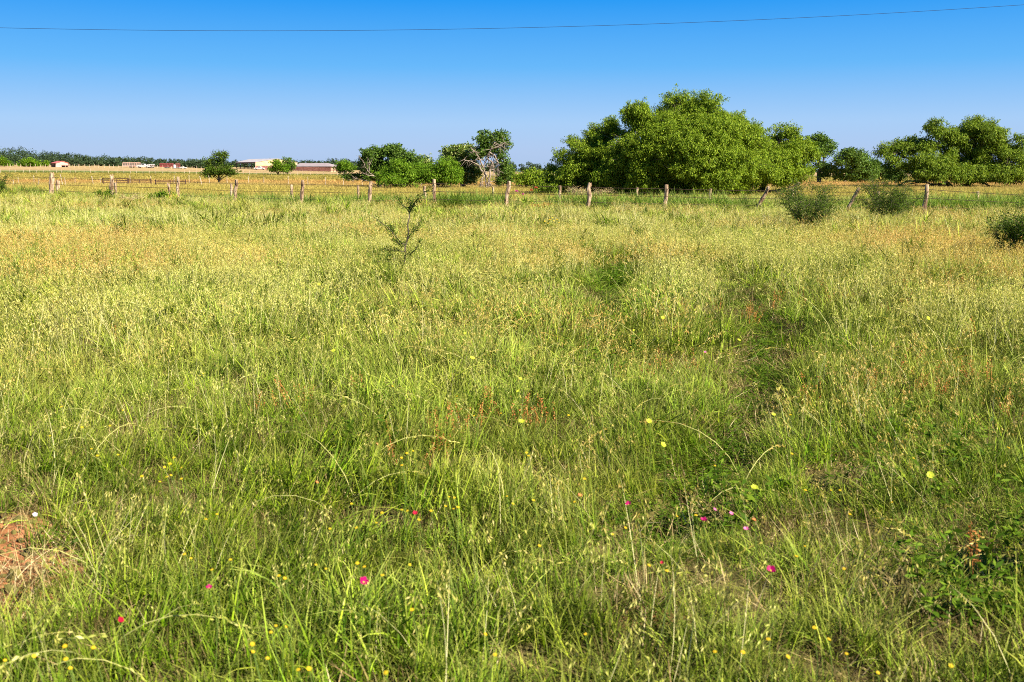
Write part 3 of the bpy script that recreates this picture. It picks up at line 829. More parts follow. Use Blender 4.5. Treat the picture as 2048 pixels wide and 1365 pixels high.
# ------------------------------------------------------------------ trees
def limb_path(a_, b_, n=7, sag=0.0, wob=.06):
    a_ = np.asarray(a_, float); b_ = np.asarray(b_, float); L = np.linalg.norm(b_ - a_)
    t = np.linspace(0, 1, n)[:, None]
    P = a_ * (1 - t) + b_ * t
    P[:, 2] += (sag * L * 4 * t * (1 - t))[:, 0]
    P[1:-1] += np.cumsum(rng.normal(0, wob * L / n, (n - 2, 3)), 0) * np.array([1, 1, .6])
    return P
def tree(name, label, group, base, D, lobes, mat='mesquite', bark='bark', trunk_r=.18, leaf_px=(4.6, 1.5), layers=4.4, puff_px=9.5, droop=.8, fork=.25, stems=1, cat='tree', depth=1.0, twigs=.35, limb_mul=1.0, gz=None, core=.52, seed=0, rim=.16):
    """lobes: (px, py, rx, ry) give the crown's swellings as seen in the photograph; they become ellipsoids in space"""
    global rng
    keep_rng = rng; rng = np.random.default_rng(int(base[0] * 7 + base[1] * 13 + D) + seed)
    s = D / F
    b0 = at(base[0], base[1], D); z0 = float(height(b0[0], D)) if gz is None else gz
    B_ = np.array([b0[0], D, z0])
    root = empty(name, B_)
    Cs, Rs = [], []
    for lb in lobes:
        c_ = at(lb[0], lb[1], D); dy = lb[4] * s if len(lb) > 4 else rng.normal(0, .25) * lb[2] * s * depth
        c_ = c_ + np.array([0, dy, 0])
        Cs.append(c_); Rs.append(np.array([lb[2] * s, (lb[2] * .6 + lb[3] * .5) * s * depth, lb[3] * s]))
    # each swelling carries smaller bosses of foliage, with hollows between them
    C2, R2, L2 = [], [], []
    for c_, r_, lb in zip(Cs, Rs, lobes):
        m_ = int(lb[2] * lb[3] / (puff_px ** 2 * 2.0))
        if m_ >= 3:
            d = rng.normal(size=(m_, 3)); d /= np.linalg.norm(d, axis=1)[:, None]
            for dd in d:
                f_ = rng.uniform(.26, .46)
                C2.append(c_ + dd * r_ * rng.uniform(.62, .95)); R2.append(r_ * f_ * np.array([1.1, 1.1, 1.0])); L2.append((0, 0, lb[2] * f_ * 1.1, lb[3] * f_, 1.0))
            C2.append(c_); R2.append(r_ * .74); L2.append((0, 0, lb[2] * .74, lb[3] * .74, core))
        else:
            C2.append(c_); R2.append(r_); L2.append((0, 0, lb[2], lb[3], 1.0))
    # puffs of leaves through each lobe, most of them towards its skin
    PC, PR, OUT = [], [], []
    for c_, r_, lb in zip(C2, R2, L2):
        n = max(2, int(layers * lb[4] * .55 * math.pi * lb[2] * lb[3] / (puff_px ** 2)))
        d = rng.normal(size=(n, 3)); d /= np.linalg.norm(d, axis=1)[:, None]
        q = rng.uniform(0, 1, n) ** .36 * rng.uniform(.80, 1.10, n)
        p = c_ + d * r_ * q[:, None]
        PC.append(p); OUT.append(d); PR.append(rng.uniform(.6, 1.35, n) * puff_px * s)
    for c_, r_, lb in zip(C2, R2, L2):           # loose sprays beyond the outline
        n = max(1, int(rim * layers * lb[4] * .55 * math.pi * lb[2] * lb[3] / (puff_px ** 2)))
        d = rng.normal(size=(n, 3)); d[:, 2] += .25; d /= np.linalg.norm(d, axis=1)[:, None]
        PC.append(c_ + d * r_ * rng.uniform(1.02, 1.42, (n, 1))); OUT.append(d); PR.append(rng.uniform(.35, .7, n) * puff_px * s)
    PC = np.concatenate(PC); PR = np.concatenate(PR); OUT = np.concatenate(OUT)
    ok = PC[:, 2] > z0 + .25; PC, PR, OUT = PC[ok], PR[ok], OUT[ok]
    # leaves
    per = max(6, int(puff_px ** 2 * 3.14 / (leaf_px[0] * leaf_px[1] * .5) * .80))
    cnt = np.maximum(3, (per * np.clip(PR / (puff_px * s), 0, 1.2) ** 1.6)).astype(int)
    k = np.repeat(np.arange(len(PC)), cnt); n = len(k)
    d = rng.normal(size=(n, 3)); d /= np.linalg.norm(d, axis=1)[:, None]
    q = rng.uniform(0, 1, (n, 1)) ** .5
    C_ = PC[k] + d * q * PR[k][:, None] * np.array([1.1, 1.1, .85])
    C_[:, 2] -= droop * .5 * PR[k] * rng.uniform(0, 1, n) ** 2
    A = d * .5 + OUT[k] * .4 + rng.normal(size=(n, 3)) * .45 + np.array([0, 0, -droop])
    Ls = rng.uniform(.6, 1.35, n) * leaf_px[0] * s; Ws = rng.uniform(.7, 1.3, n) * leaf_px[1] * s
    Bn = OUT[k] * .8 + d * .6 + rng.normal(size=(n, 3)) * .7 + np.array([0, 0, .5])
    Bn = np.cross(A, Bn)                        # side axis lies across, so the face turns outward
    A2 = A / np.linalg.norm(A, axis=1)[:, None]; B2 = Bn / (np.linalg.norm(Bn, axis=1)[:, None] + 1e-9)
    C_ = C_[C_[:, 2] > z0 + .08] if False else C_
    V = np.stack([C_ - A2 * Ls[:, None] / 2, C_ + B2 * Ws[:, None] / 2, C_ + A2 * Ls[:, None] / 2, C_ - B2 * Ws[:, None] / 2], 1)
    V = V[V[:, :, 2].min(1) > z0 + .05].reshape(-1, 3)
    Q = np.arange(len(V)).reshape(-1, 4)
    mk('crown', V - B_, Q, M[mat], root)
    # trunk, limbs and twigs
    g = Geo()
    ctr = np.mean(Cs, axis=0)
    nodes = []
    stems_b = []
    for i in range(stems):
        off = np.array([rng.normal(0, .25) * (stems > 1), rng.normal(0, .2) * (stems > 1), 0])
        tgt = ctr if stems == 1 else Cs[i % len(Cs)]
        fk = (B_ + off) + (tgt - B_ - off) * fork
        P = limb_path(B_ + off - [0, 0, .15], fk, 5, wob=.12)
        g.tube(P, np.linspace(trunk_r * 1.25, trunk_r * .85, 5) / (stems ** .35), 8, .06)
        stems_b.append(P[-1])
    for i, c_ in enumerate(Cs):
        sb = min(stems_b, key=lambda q_: np.linalg.norm(q_ - c_))
        P = limb_path(sb, c_, 8, sag=rng.uniform(-.05, .10), wob=.16)
        g.tube(P, np.linspace(trunk_r * .62, trunk_r * .16, 8) * limb_mul / (stems ** .2), 6, .05)
        nodes += list(P[2:])
    nodes = np.array(nodes)
    sel = rng.choice(len(PC), max(4, int(len(PC) * twigs)), replace=False)
    for i in sel:
        j = np.argmin(np.linalg.norm(nodes - PC[i], axis=1))
        P = limb_path(nodes[j], PC[i], 4, sag=.06, wob=.15)
        g.tube(P, np.linspace(trunk_r * .13, trunk_r * .04, 4), 4, cap=False)
    g.build('trunk', M[bark], root, smooth=True, origin=B_)
    tag(root, label, cat, group)
    rng = keep_rng
    return root
def bare_branches(parent, D, lines, mat='barkpale', name='bare_limb', r=.06, twig=0, tw_len=12, tw_dir=(0, 1)):
    """explicit leafless limbs given as pixel polylines"""
    g = Geo(); o_ = np.array(parent.location); s = D / F
    for ln in lines:
        P = np.array([at(x, y, D + dd) for x, y, dd in ln])
        t = np.linspace(0, len(P) - 1, 4 * len(P)); P = np.stack([np.interp(t, range(len(P)), P[:, i]) for i in range(3)], -1)
        P[1:-1] += rng.normal(0, .35 * s, (len(P) - 2, 3))
        g.tube(P, np.linspace(r, r * .3, len(P)), 6, .06)
        for _ in range(twig):
            j = rng.integers(len(P) // 3, len(P)); a_ = P[j]
            dv = np.array([rng.normal(0, .7) + tw_dir[0], rng.normal(0, .5), rng.normal(0, .5) + tw_dir[1]]); dv *= tw_len * s * rng.uniform(.4, 1.2) / np.linalg.norm(dv)
            g.tube(limb_path(a_, a_ + dv, 4, wob=.2), np.linspace(r * .3, r * .1, 4), 4, cap=False)
    return g.build(name, M[mat], parent, smooth=True, origin=o_)

GB = 'trees beyond the nearest fence'
tree('mesquite_tree', 'largest mesquite tree, a broad drooping green dome behind the fence', GB, (1340, 395), 70,
     [(1372, 245, 80, 50), (1300, 275, 72, 62), (1352, 222, 30, 28), (1405, 222, 34, 26), (1440, 285, 78, 55), (1278, 232, 30, 26), (1390, 315, 120, 62, -40), (1285, 335, 80, 48, -30), (1470, 340, 70, 45, -30), (1490, 290, 42, 36), (1360, 365, 100, 22, -10), (1262, 290, 26, 30)],
     trunk_r=.24, stems=4, depth=1.0, layers=4.2, twigs=.3, core=.18)
tree('mesquite_tree', 'rounded mesquite clump joining the left side of the largest tree', GB, (1190, 398), 72,
     [(1200, 270, 42, 30), (1182, 300, 52, 40), (1148, 338, 52, 38), (1215, 342, 74, 42, -20), (1125, 366, 40, 24), (1195, 375, 84, 20, -10), (1238, 328, 30, 26), (1090, 372, 30, 14)], trunk_r=.16, stems=3, layers=4.4, twigs=.3, core=.25)
tree('mesquite_tree', 'mesquite with low sweeping bare limbs at the right of the largest tree', GB, (1512, 386), 76,
     [(1555, 288, 52, 32), (1580, 312, 40, 42), (1540, 325, 60, 46, -20), (1590, 345, 40, 26), (1545, 355, 80, 22, -15), (1510, 312, 44, 42)], mat='mesquite', trunk_r=.18, stems=2, layers=4.4, twigs=.3, core=.25)
t_ = bpy.data.objects['mesquite_tree.002']
bare_branches(t_, 75.5, [[(1512, 386, 0), (1530, 383, -.5), (1560, 380, -.5), (1585, 374, -.3), (1600, 366, 0)], [(1515, 387, 0), (1545, 386, -1), (1575, 383, -1.5), (1592, 376, -1)], [(1514, 386, 0), (1512, 376, 0), (1520, 366, .3)]], 'bark', 'low_limb', .10, 8, 14, (0, .6))
tree('small_mesquite', 'low round mesquite bush left of the big mesquite clump', GB, (1070, 377), 96, [(1062, 352, 28, 15), (1085, 358, 26, 16), (1045, 358, 16, 12), (1100, 368, 26, 10)], mat='mesquite', trunk_r=.10, stems=3, layers=7, cat='tree')
tree('mesquite_tree', 'left half of the wide spreading mesquite pair at far right', GB, (1908, 377), 106,
     [(1868, 262, 32, 26), (1890, 282, 36, 34), (1838, 292, 40, 28), (1792, 308, 36, 26), (1840, 325, 60, 30, -30), (1790, 340, 34, 22), (1850, 352, 60, 14, -60), (1768, 300, 16, 12)], mat='mesquite2', trunk_r=.26, layers=4.2, twigs=.35, fork=.3, limb_mul=1.2)
tree('mesquite_tree', 'right half of the wide spreading mesquite pair, cut by the picture edge', GB, (1925, 377), 106,
     [(1968, 262, 42, 26), (1955, 292, 62, 42), (2008, 290, 36, 36), (2020, 325, 40, 36), (1940, 325, 60, 30), (1985, 345, 80, 16, -50), (1905, 350, 46, 14, -60), (2060, 330, 30, 30)], mat='mesquite2', trunk_r=.28, layers=4.2, twigs=.35, fork=.3, limb_mul=1.2)
t_ = bpy.data.objects['mesquite_tree.004']
bare_branches(t_, 105, [[(1922, 376, 0), (1935, 366, 0), (1960, 363, -.5), (1980, 372, -1), (1995, 376, -1.5)], [(1908, 377, 0), (1895, 366, 0), (1870, 369, -.5), (1845, 373, -1), (1835, 376, -1)], [(1905, 376, 0), (1880, 372, 0), (1850, 364, 0), (1820, 368, 0)], [(1960, 363, -.5), (2000, 362, -.5), (2040, 364, -.5)], [(1850, 364, 0), (1815, 362, 0), (1795, 372, 0)]], 'bark', 'low_limb', .16, 10, 12, (0, -.2))
tree('oak_tree', 'dark upright tree just right of the big mesquite group', GB, (1640, 364), 150, [(1634, 283, 24, 14), (1652, 296, 20, 16), (1632, 310, 26, 18), (1640, 335, 24, 16)], mat='oak', trunk_r=.30, leaf_px=(3.6, 2.2), puff_px=8, layers=6, droop=.1, fork=.45)
tree('oak_tree', 'round oak with a pale leaning trunk between the mesquites', GB, (1688, 364), 148, [(1685, 322, 36, 24), (1722, 326, 32, 24), (1665, 345, 24, 16), (1735, 345, 22, 16), (1700, 345, 34, 14)], mat='oak', bark='barkpale', trunk_r=.30, leaf_px=(3.6, 2.2), puff_px=8, layers=5.5, droop=.1, fork=.4)
tree('oak_tree', 'low dark tree tucked behind the left edge of the far right mesquite', GB, (1762, 366), 152, [(1755, 342, 28, 20), (1780, 348, 26, 16), (1725, 352, 22, 12)], mat='oak', trunk_r=.2, leaf_px=(3.6, 2.2), puff_px=8, layers=6, droop=.1)
tree('hackberry_tree', 'broad tree with a grey bare limb, leftmost of the central group', GB, (758, 374), 102,
     [(745, 310, 28, 20), (775, 305, 30, 16), (735, 332, 24, 18), (800, 312, 28, 18), (770, 332, 36, 22), (822, 325, 24, 18), (702, 353, 20, 6), (735, 352, 20, 10)], mat='oak', trunk_r=.22, leaf_px=(3.8, 2.0), puff_px=7, layers=6.5, droop=.1, fork=.3, core=.9)
t_ = bpy.data.objects['hackberry_tree']
bare_branches(t_, 99.5, [[(760, 366, 0), (750, 353, -.3), (738, 345, -.5), (730, 335, -.6), (727, 325, -.6), (722, 318, -.5)], [(738, 345, -.5), (738, 332, -.7), (742, 325, -.7)], [(750, 353, -.3), (735, 351, -.7), (724, 346, -.7)], [(755, 372, 0), (735, 362, 0), (712, 358, 0), (705, 364, 0)]], 'barkpale', 'bare_limb', .05, 9, 12, (-.2, .7))
tree('small_mesquite', 'bright green low mesquite in front of the leftmost central tree', GB, (800, 376), 97, [(795, 332, 34, 20), (778, 350, 28, 16), (820, 348, 28, 18), (845, 340, 18, 14), (800, 360, 44, 9)], mat='bright', trunk_r=.12, stems=3, layers=7)
tree('small_mesquite', 'bright green low mesquite in the middle of the central group', GB, (882, 376), 97, [(888, 335, 30, 18), (865, 350, 26, 13), (905, 350, 24, 13), (880, 358, 36, 8)], mat='bright', trunk_r=.12, stems=3, layers=7)
tree('vine_draped_tree', 'round tree draped with pale flowering vine, left of the pale bare trunk', GB, (930, 378), 103, [(905, 306, 28, 18), (930, 308, 28, 20), (918, 330, 26, 20), (942, 335, 20, 22), (935, 355, 20, 14), (850, 325, 16, 14)], mat='vine', trunk_r=.22, leaf_px=(4.0, 2.2), puff_px=7, layers=6.5, droop=.3, core=.9)
tree('dying_tree', 'tallest central tree, half dead with a pale bare trunk', GB, (973, 379), 100, [(985, 270, 26, 14), (1002, 278, 18, 16), (965, 280, 16, 13), (1012, 290, 12, 10), (978, 290, 22, 11), (1005, 318, 13, 14), (1010, 340, 18, 14), (972, 302, 18, 12), (950, 306, 15, 11), (992, 302, 18, 12)], mat='oak', bark='barkpale', trunk_r=.085, leaf_px=(3.8, 2.3), puff_px=7, layers=4.2, droop=.0, fork=.5, twigs=.6)
t_ = bpy.data.objects['dying_tree']
bare_branches(t_, 98, [[(973, 379, 0), (971, 355, 0), (967, 335, 0), (975, 315, 0), (982, 298, 0), (990, 285, 0)], [(967, 335, 0), (960, 320, -.3), (950, 305, -.5), (942, 295, -.5)], [(966, 345, 0), (955, 330, -.2), (940, 322, -.4), (925, 320, -.4)],
                       [(978, 305, 0), (990, 312, -.3), (996, 325, -.4), (994, 345, -.4)], [(980, 300, 0), (1002, 292, -.2), (1010, 285, -.2)], [(975, 318, 0), (984, 325, -.4), (988, 340, -.5), (985, 355, -.5)], [(970, 350, 0), (962, 360, -.4), (960, 376, -.4)], [(970, 345, 0), (978, 360, -.4), (982, 378, -.4)]], 'barkpale', 'bare_limb', .085, 22, 17, (0, -.5))
tree('understorey_bush', 'leafy bush at the right foot of the half dead tree', GB, (1012, 376), 104, [(1008, 345, 16, 14), (1000, 360, 14, 8), (1018, 355, 10, 12)], mat='oak', trunk_r=.08, stems=2, leaf_px=(3.8, 2.3), puff_px=7, layers=6, droop=.1, cat='bush')
tree('lone_tree', 'small lone tree with a straight trunk left of the pale roofed barn', GB, (438, 376), 112, [(440, 312, 18, 9), (436, 325, 24, 11), (436, 338, 27, 12), (424, 348, 20, 6), (452, 344, 22, 8), (418, 338, 10, 8), (468, 345, 8, 3)], mat='shrub', trunk_r=.10, leaf_px=(3.4, 1.8), puff_px=6, layers=4, droop=-.1, fork=.25, twigs=.5)
t_ = bpy.data.objects['lone_tree']
bare_branches(t_, 112, [[(436, 330, 0), (432, 315, 0), (422, 307, 0)], [(437, 330, 0), (442, 312, 0), (446, 302, 0)], [(440, 330, 0), (450, 315, 0), (457, 308, 0)], [(430, 345, 0), (412, 335, 0), (406, 338, 0)]], 'bark', 'bare_limb', .035, 5, 8, (0, .5))
tree('barn_tree', 'bright green tree standing in front of the pale roofed barn', GB, (556, 353), 262, [(556, 330, 14, 8), (548, 338, 10, 6), (566, 337, 12, 8)], mat='bright', trunk_r=.25, leaf_px=(2.6, 1.6), puff_px=5, layers=6, droop=.1)
tree('barn_tree', 'darker taller tree right of the bright one by the barn', GB, (575, 353), 268, [(574, 323, 10, 7), (582, 330, 9, 8), (574, 338, 12, 8)], mat='oak', trunk_r=.25, leaf_px=(2.6, 1.6), puff_px=5, layers=5, droop=.1)
tree('field_tree', 'bright round tree between the low shed and the central group', GB, (690, 350), 300, [(688, 330, 16, 9), (700, 336, 12, 8), (680, 338, 10, 7)], mat='bright', trunk_r=.3, leaf_px=(2.6, 1.6), puff_px=5, layers=6, droop=.1)
tree('field_tree', 'bright round bush below the wooded hill, left of the red shed', GB, (58, 333), 436, [(58, 326, 17, 8), (50, 329, 12, 5), (66, 329, 12, 5)], mat='bright', trunk_r=.3, leaf_px=(2.4, 1.6), puff_px=5, layers=7, droop=.1)
tree('field_tree', 'bright round bush below the wooded hill at the left picture edge', GB, (8, 332), 436, [(6, 324, 14, 8), (16, 328, 8, 5)], mat='bright', trunk_r=.3, leaf_px=(2.4, 1.6), puff_px=5, layers=7, droop=.1)
tree('field_tree', 'tiny bright bush touching the left end of the red shed', GB, (92, 332), 440, [(93, 327, 6, 5)], mat='bright', trunk_r=.15, leaf_px=(2.4, 1.6), puff_px=4, layers=7, droop=.1)

def far_wood(name, label, xs, tops, D, spread, step, mat, bottom=4):
    """a distant wood: hundreds of crowns that read as one mass"""
    VV = []
    s = D / F
    for px in np.arange(xs[0], xs[-1], step):
        for row in range(2):
            D2 = D + row * spread * .5 + rng.uniform(0, spread * .5)
            pxj = px + rng.normal(0, step * .4)
            ty = np.interp(pxj, xs, tops) + rng.normal(0, 1.2) - 1.0 + (0 if row else rng.uniform(2, 7))
            top = at(pxj, ty, D2); x = top[0]
            z0 = float(height(x, D2)); H = max(2.0, top[2] - z0)
            nb = 14; rad = H * rng.uniform(.36, .55)
            n = 210
            k = rng.integers(0, nb, n)
            d = rng.normal(size=(nb, 3)); d /= np.linalg.norm(d, axis=1)[:, None]
            pc = np.array([x, D2, z0 + H * .58]) + d * np.array([rad, rad, H * .36])
            d2 = rng.normal(size=(n, 3)); d2 /= np.linalg.norm(d2, axis=1)[:, None]
            C_ = pc[k] + d2 * (rng.uniform(0, 1, (n, 1)) ** .5) * rad * .55
            A = rng.normal(size=(n, 3)); Bn = np.cross(A, d2 + d[k] + rng.normal(size=(n, 3)) * .6 + np.array([0, -.1, .5]))
            A /= np.linalg.norm(A, axis=1)[:, None]; Bn /= np.linalg.norm(Bn, axis=1)[:, None] + 1e-9
            Lf = rng.uniform(.6, 1.3, n) * 2.8 * s; Wf = Lf * .65
            VV.append(np.stack([C_ - A * Lf[:, None] / 2, C_ + Bn * Wf[:, None] / 2, C_ + A * Lf[:, None] / 2, C_ - Bn * Wf[:, None] / 2], 1).reshape(-1, 3))
            # under-storey down to the ground
            n2 = 60
            C_ = np.array([x, D2, z0]) + rng.uniform(-1, 1, (n2, 3)) * np.array([rad * 1.2, rad, 0]) + np.array([0, 0, 1]) * rng.uniform(0, H * .45, (n2, 1))
            A = rng.normal(size=(n2, 3)); Bn = rng.normal(size=(n2, 3)); Bn = np.cross(A, Bn)
            A /= np.linalg.norm(A, axis=1)[:, None]; Bn /= np.linalg.norm(Bn, axis=1)[:, None] + 1e-9
            Lf = rng.uniform(.7, 1.4, n2) * 3.4 * s; Wf = Lf * .7
            VV.append(np.stack([C_ - A * Lf[:, None] / 2, C_ + Bn * Wf[:, None] / 2, C_ + A * Lf[:, None] / 2, C_ - Bn * Wf[:, None] / 2], 1).reshape(-1, 3))
    V = np.concatenate(VV)
    o = mk(name, V, np.arange(len(V)).reshape(-1, 4), M[mat])
    tag(o, label, None, None, 'stuff')
far_wood('distant_wood', 'dark wooded rise along the left horizon', [-120, 0, 12, 35, 52, 62, 100, 128, 150, 170, 195, 240, 280, 320, 360, 420], [300, 305, 300, 297, 299, 307, 306, 307, 309, 313, 315, 316, 317, 319, 320, 321], 470, 70, 6.5, 'wood_far')
far_wood('distant_wood', 'far belt of trees on the horizon behind the barns', [400, 455, 585, 640, 670, 720], [322, 324, 322, 324, 319, 324], 640, 60, 6.5, 'wood_far')
far_wood('distant_wood', 'faint far trees on the horizon behind the central and right trees', [720, 900, 1020, 1034, 1045, 1060, 1100, 1300, 1600, 2100], [330, 332, 324, 323, 332, 326, 333, 335, 338, 338], 620, 60, 13, 'wood_far')

# ------------------------------------------------------------------ shrubs and fence-side plants
def shrub(name, label, group, base, D, height_px, spread_px, n_stems, mat='shrub', leaf=(.042, .016), dens=26, cat='shrub', bark='bark', upright=.6, r=.012, gz=None, sub=5, skew=0.0):
    s = D / F
    b0 = at(base[0], base[1], D); B_ = np.array([b0[0], D, float(height(b0[0], D))])
    root = empty(name, B_)
    g = Geo(); LC, LA = [], []
    H = height_px * s; W = spread_px * s
    for i in range(n_stems):
        az = rng.uniform(0, 2 * math.pi); q = rng.uniform(.2, 1) ** .7
        tip = B_ + np.array([math.cos(az) * W * q + skew * W, math.sin(az) * W * q * .8, H * rng.uniform(.55, 1.05) * (1 - .45 * q * q * (1 - upright))])
        P = limb_path(B_ + rng.normal(0, .04, 3) * [1, 1, 0], tip, 8, sag=rng.uniform(-.02, .12), wob=.14)
        g.tube(P, np.linspace(r, r * .25, 8), 5, cap=False)
        paths = [P[2:]]
        for _ in range(sub):
            j = rng.integers(2, 7); dv = rng.normal(size=3) * [1, 1, .5] + np.array([math.cos(az), math.sin(az), .6]) * .7
            dv *= H * rng.uniform(.15, .38) / np.linalg.norm(dv)
            P2 = limb_path(P[j], P[j] + dv, 5, sag=.08, wob=.15); g.tube(P2, np.linspace(r * .4, r * .15, 5), 4, cap=False); paths.append(P2)
        for P2 in paths:
            L = np.linalg.norm(np.diff(P2, axis=0), axis=1).sum(); m = int(L * dens / leaf[0] * .30) + 8
            t = rng.uniform(0, len(P2) - 1, m); i0 = np.floor(t).astype(int).clip(0, len(P2) - 2); f = (t - i0)[:, None]
            c_ = P2[i0] * (1 - f) + P2[i0 + 1] * f + rng.normal(0, leaf[0] * 1.0, (m, 3))
            LC.append(c_); LA.append((P2[i0 + 1] - P2[i0]) / (np.linalg.norm(P2[i0 + 1] - P2[i0], axis=1)[:, None] + 1e-9) * .6 + rng.normal(size=(m, 3)))
    LC = np.concatenate(LC); LA = np.concatenate(LA); n = len(LC)
    V, Q = rhombs(LC, LA, U(.6, 1.4, n) * leaf[0], U(.7, 1.3, n) * leaf[1])
    mk('foliage', V - B_, Q, M[mat], root)
    g.build('stems', M[bark], root, origin=B_).name = 'woody_stem'
    tag(root, label, cat, group)
    return root
GS = 'shrubs along the fence'
shrub('feathery_shrub', 'feathery dark shrub left of the second leaning post', GS, (1616, 468), 27.5, 112, 68, 26, dens=13, sub=9)
shrub('feathery_shrub', 'wider feathery shrub between the second leaning post and the last upright post', GS, (1776, 455), 31, 108, 76, 28, dens=13, sub=9)
shrub('feathery_shrub', 'dark shrub cut by the right picture edge below the fence', GS, (2052, 522), 18.5, 118, 62, 22, dens=26, sub=7)
shrub('feathery_shrub', 'tall dark shrub at the right picture edge by the fence', GS, (2058, 440), 35, 66, 34, 14, dens=26)
shrub('feathery_shrub', 'dark feathery shrub cut by the left picture edge by the fence', GS, (-8, 400), 53, 56, 30, 12, leaf=(.06, .022), dens=26, r=.02)
shrub('leafy_bush', 'low dark green bush between the two thick left posts and the leaning one', GS, (322, 402), 50, 26, 26, 16, mat='weed', leaf=(.09, .045), dens=30, r=.015)
shrub('leafy_bush', 'small dark bush at the foot of the thick pale post', GS, (208, 400), 51.5, 24, 20, 12, mat='weed', leaf=(.08, .04), dens=22, r=.015)
shrub('dead_brush', 'brown dead brush right of the thick pale post by the gates', GS, (262, 404), 51, 18, 36, 16, mat='straw', leaf=(.07, .02), dens=14, cat='brush', r=.01)
shrub('dead_brush', 'orange dead weeds at the foot of the post right of the dark bush', GS, (347, 404), 49.5, 22, 10, 9, mat='rust', leaf=(.06, .02), dens=20, cat='brush', r=.01)
shrub('dead_brush', 'rust red dead clump in front of the fence, right of the pink flowers', GS, (1082, 423), 41, 22, 24, 14, mat='rust', leaf=(.05, .018), dens=26, cat='brush', r=.01)
shrub('dead_brush', 'dry greyish brushwood under the big mesquite behind the fence', GS, (1180, 402), 66, 22, 60, 26, mat='straw', leaf=(.07, .02), dens=9, cat='brush', r=.02)
shrub('offframe_shadow_shrub', 'unseen dense shrub beyond the lower right picture edge, placed for its shadow', None, (2135, 1235), 3.9, 235, 52, 26, mat='shrub', leaf=(.030, .011), dens=30, cat='shrub', r=.01)  # added out of view on the right so that only its shadow shows
# sapling in the meadow
def sapling():
    D = 16.6; b0 = at(806, 556, D); B_ = np.array([b0[0], D, float(height(b0[0], D))]); root = empty('sapling', B_)
    g = Geo()
    lines = [[(806, 556), (809, 520), (811, 495), (816, 470), (817, 445), (820, 422)], [(820, 422), (828, 408), (842, 392), (862, 376)], [(820, 424), (806, 412), (798, 400), (791, 390)], [(813, 482), (822, 468), (834, 454), (842, 440)], [(812, 492), (797, 480), (786, 467), (774, 454), (760, 444), (742, 432)],
             [(811, 488), (797, 487), (785, 478)], [(810, 504), (792, 500), (776, 500), (768, 498)], [(809, 512), (826, 506), (836, 492), (842, 478)], [(808, 524), (790, 516), (778, 508)], [(807, 530), (784, 526), (764, 520), (752, 524)], [(820, 424), (822, 408), (818, 396)], [(786, 467), (782, 452)]]
    LC, LA = [], []
    for i, ln in enumerate(lines):
        dd = 0.0 if i == 0 else rng.normal(0, .12)
        P = np.array([at(x, y, D + dd * (k / (len(ln) - 1))) for k, (x, y) in enumerate(ln)])
        t = np.linspace(0, len(P) - 1, 3 * len(P)); P = np.stack([np.interp(t, range(len(P)), P[:, q]) for q in range(3)], -1)
        P[1:-1] += rng.normal(0, .006, (len(P) - 2, 3))
        g.tube(P, np.linspace(.017, .009, len(P)) if i == 0 else np.linspace(.009, .004, len(P)), 5)
        if i == 0: continue
        m = 300 if i in (1, 3) else 190
        t = rng.uniform(.6, len(P) - 1, m); i0 = np.floor(t).astype(int).clip(0, len(P) - 2); f = (t - i0)[:, None]
        LC.append(P[i0] * (1 - f) + P[i0 + 1] * f + rng.normal(0, .030, (m, 3))); LA.append(rng.normal(size=(m, 3)))
    c_ = at(780, 520, D); LC.append(c_ + rng.normal(size=(420, 3)) * [.13, .12, .08]); LA.append(rng.normal(size=(420, 3)))
    LC = np.concatenate(LC); LA = np.concatenate(LA); n = len(LC)
    V, Q = rhombs(LC, LA, U(.025, .05, n), U(.009, .017, n)); mk('foliage', V - B_, Q, M['shrub'], root)
    g.build('woody_stem', M['bark'], root, origin=B_)
    tag(root, 'slender dark sapling standing alone in the open meadow', 'sapling')
sapling()
# a dark fallen stick at the right edge
g = Geo(); P = np.array([hit(2036, 578, .3), hit(2048, 573, .34), hit(2064, 570, .3)]); g.tube(P, [.012, .02, .02], 6, .1)
g.tube(np.array([hit(2015, 566, .35), hit(2040, 571, .33)]), [.004, .008], 5)
o = g.build('dead_stick', M['bark']); tag(o, 'dark dead stick poking into the right picture edge above the grass', 'stick')

def fence_grass():
    X, Y, S = [], [], []
    spans = [(-60, 100, .7, 70, .75), (90, 340, .4, 50, .6), (350, 480, .6, 60, .65), (470, 760, .6, 130, .7), (760, 870, .5, 50, .75), (870, 1010, .7, 120, .85), (1095, 1500, .65, 210, .85), (1500, 1700, .5, 60, .75), (1790, 2110, .9, 420, .82)]
    for x0, x1, sp, n, s_ in spans:
        px = rng.uniform(x0, x1, n); D = FENCE_D(px) + rng.uniform(.4, 3.6, n) * sp + .3
        X.append((px - 1024) / F * D); Y.append(D); S.append(U(.7, 1.15, n) * s_ * 1.1)
    scatter('tall_fence_grass', 'tall', np.concatenate(X), np.concatenate(Y), np.concatenate(S), 'tall broad bladed green grass growing along the fence line', tilt=.1)
fence_grass()

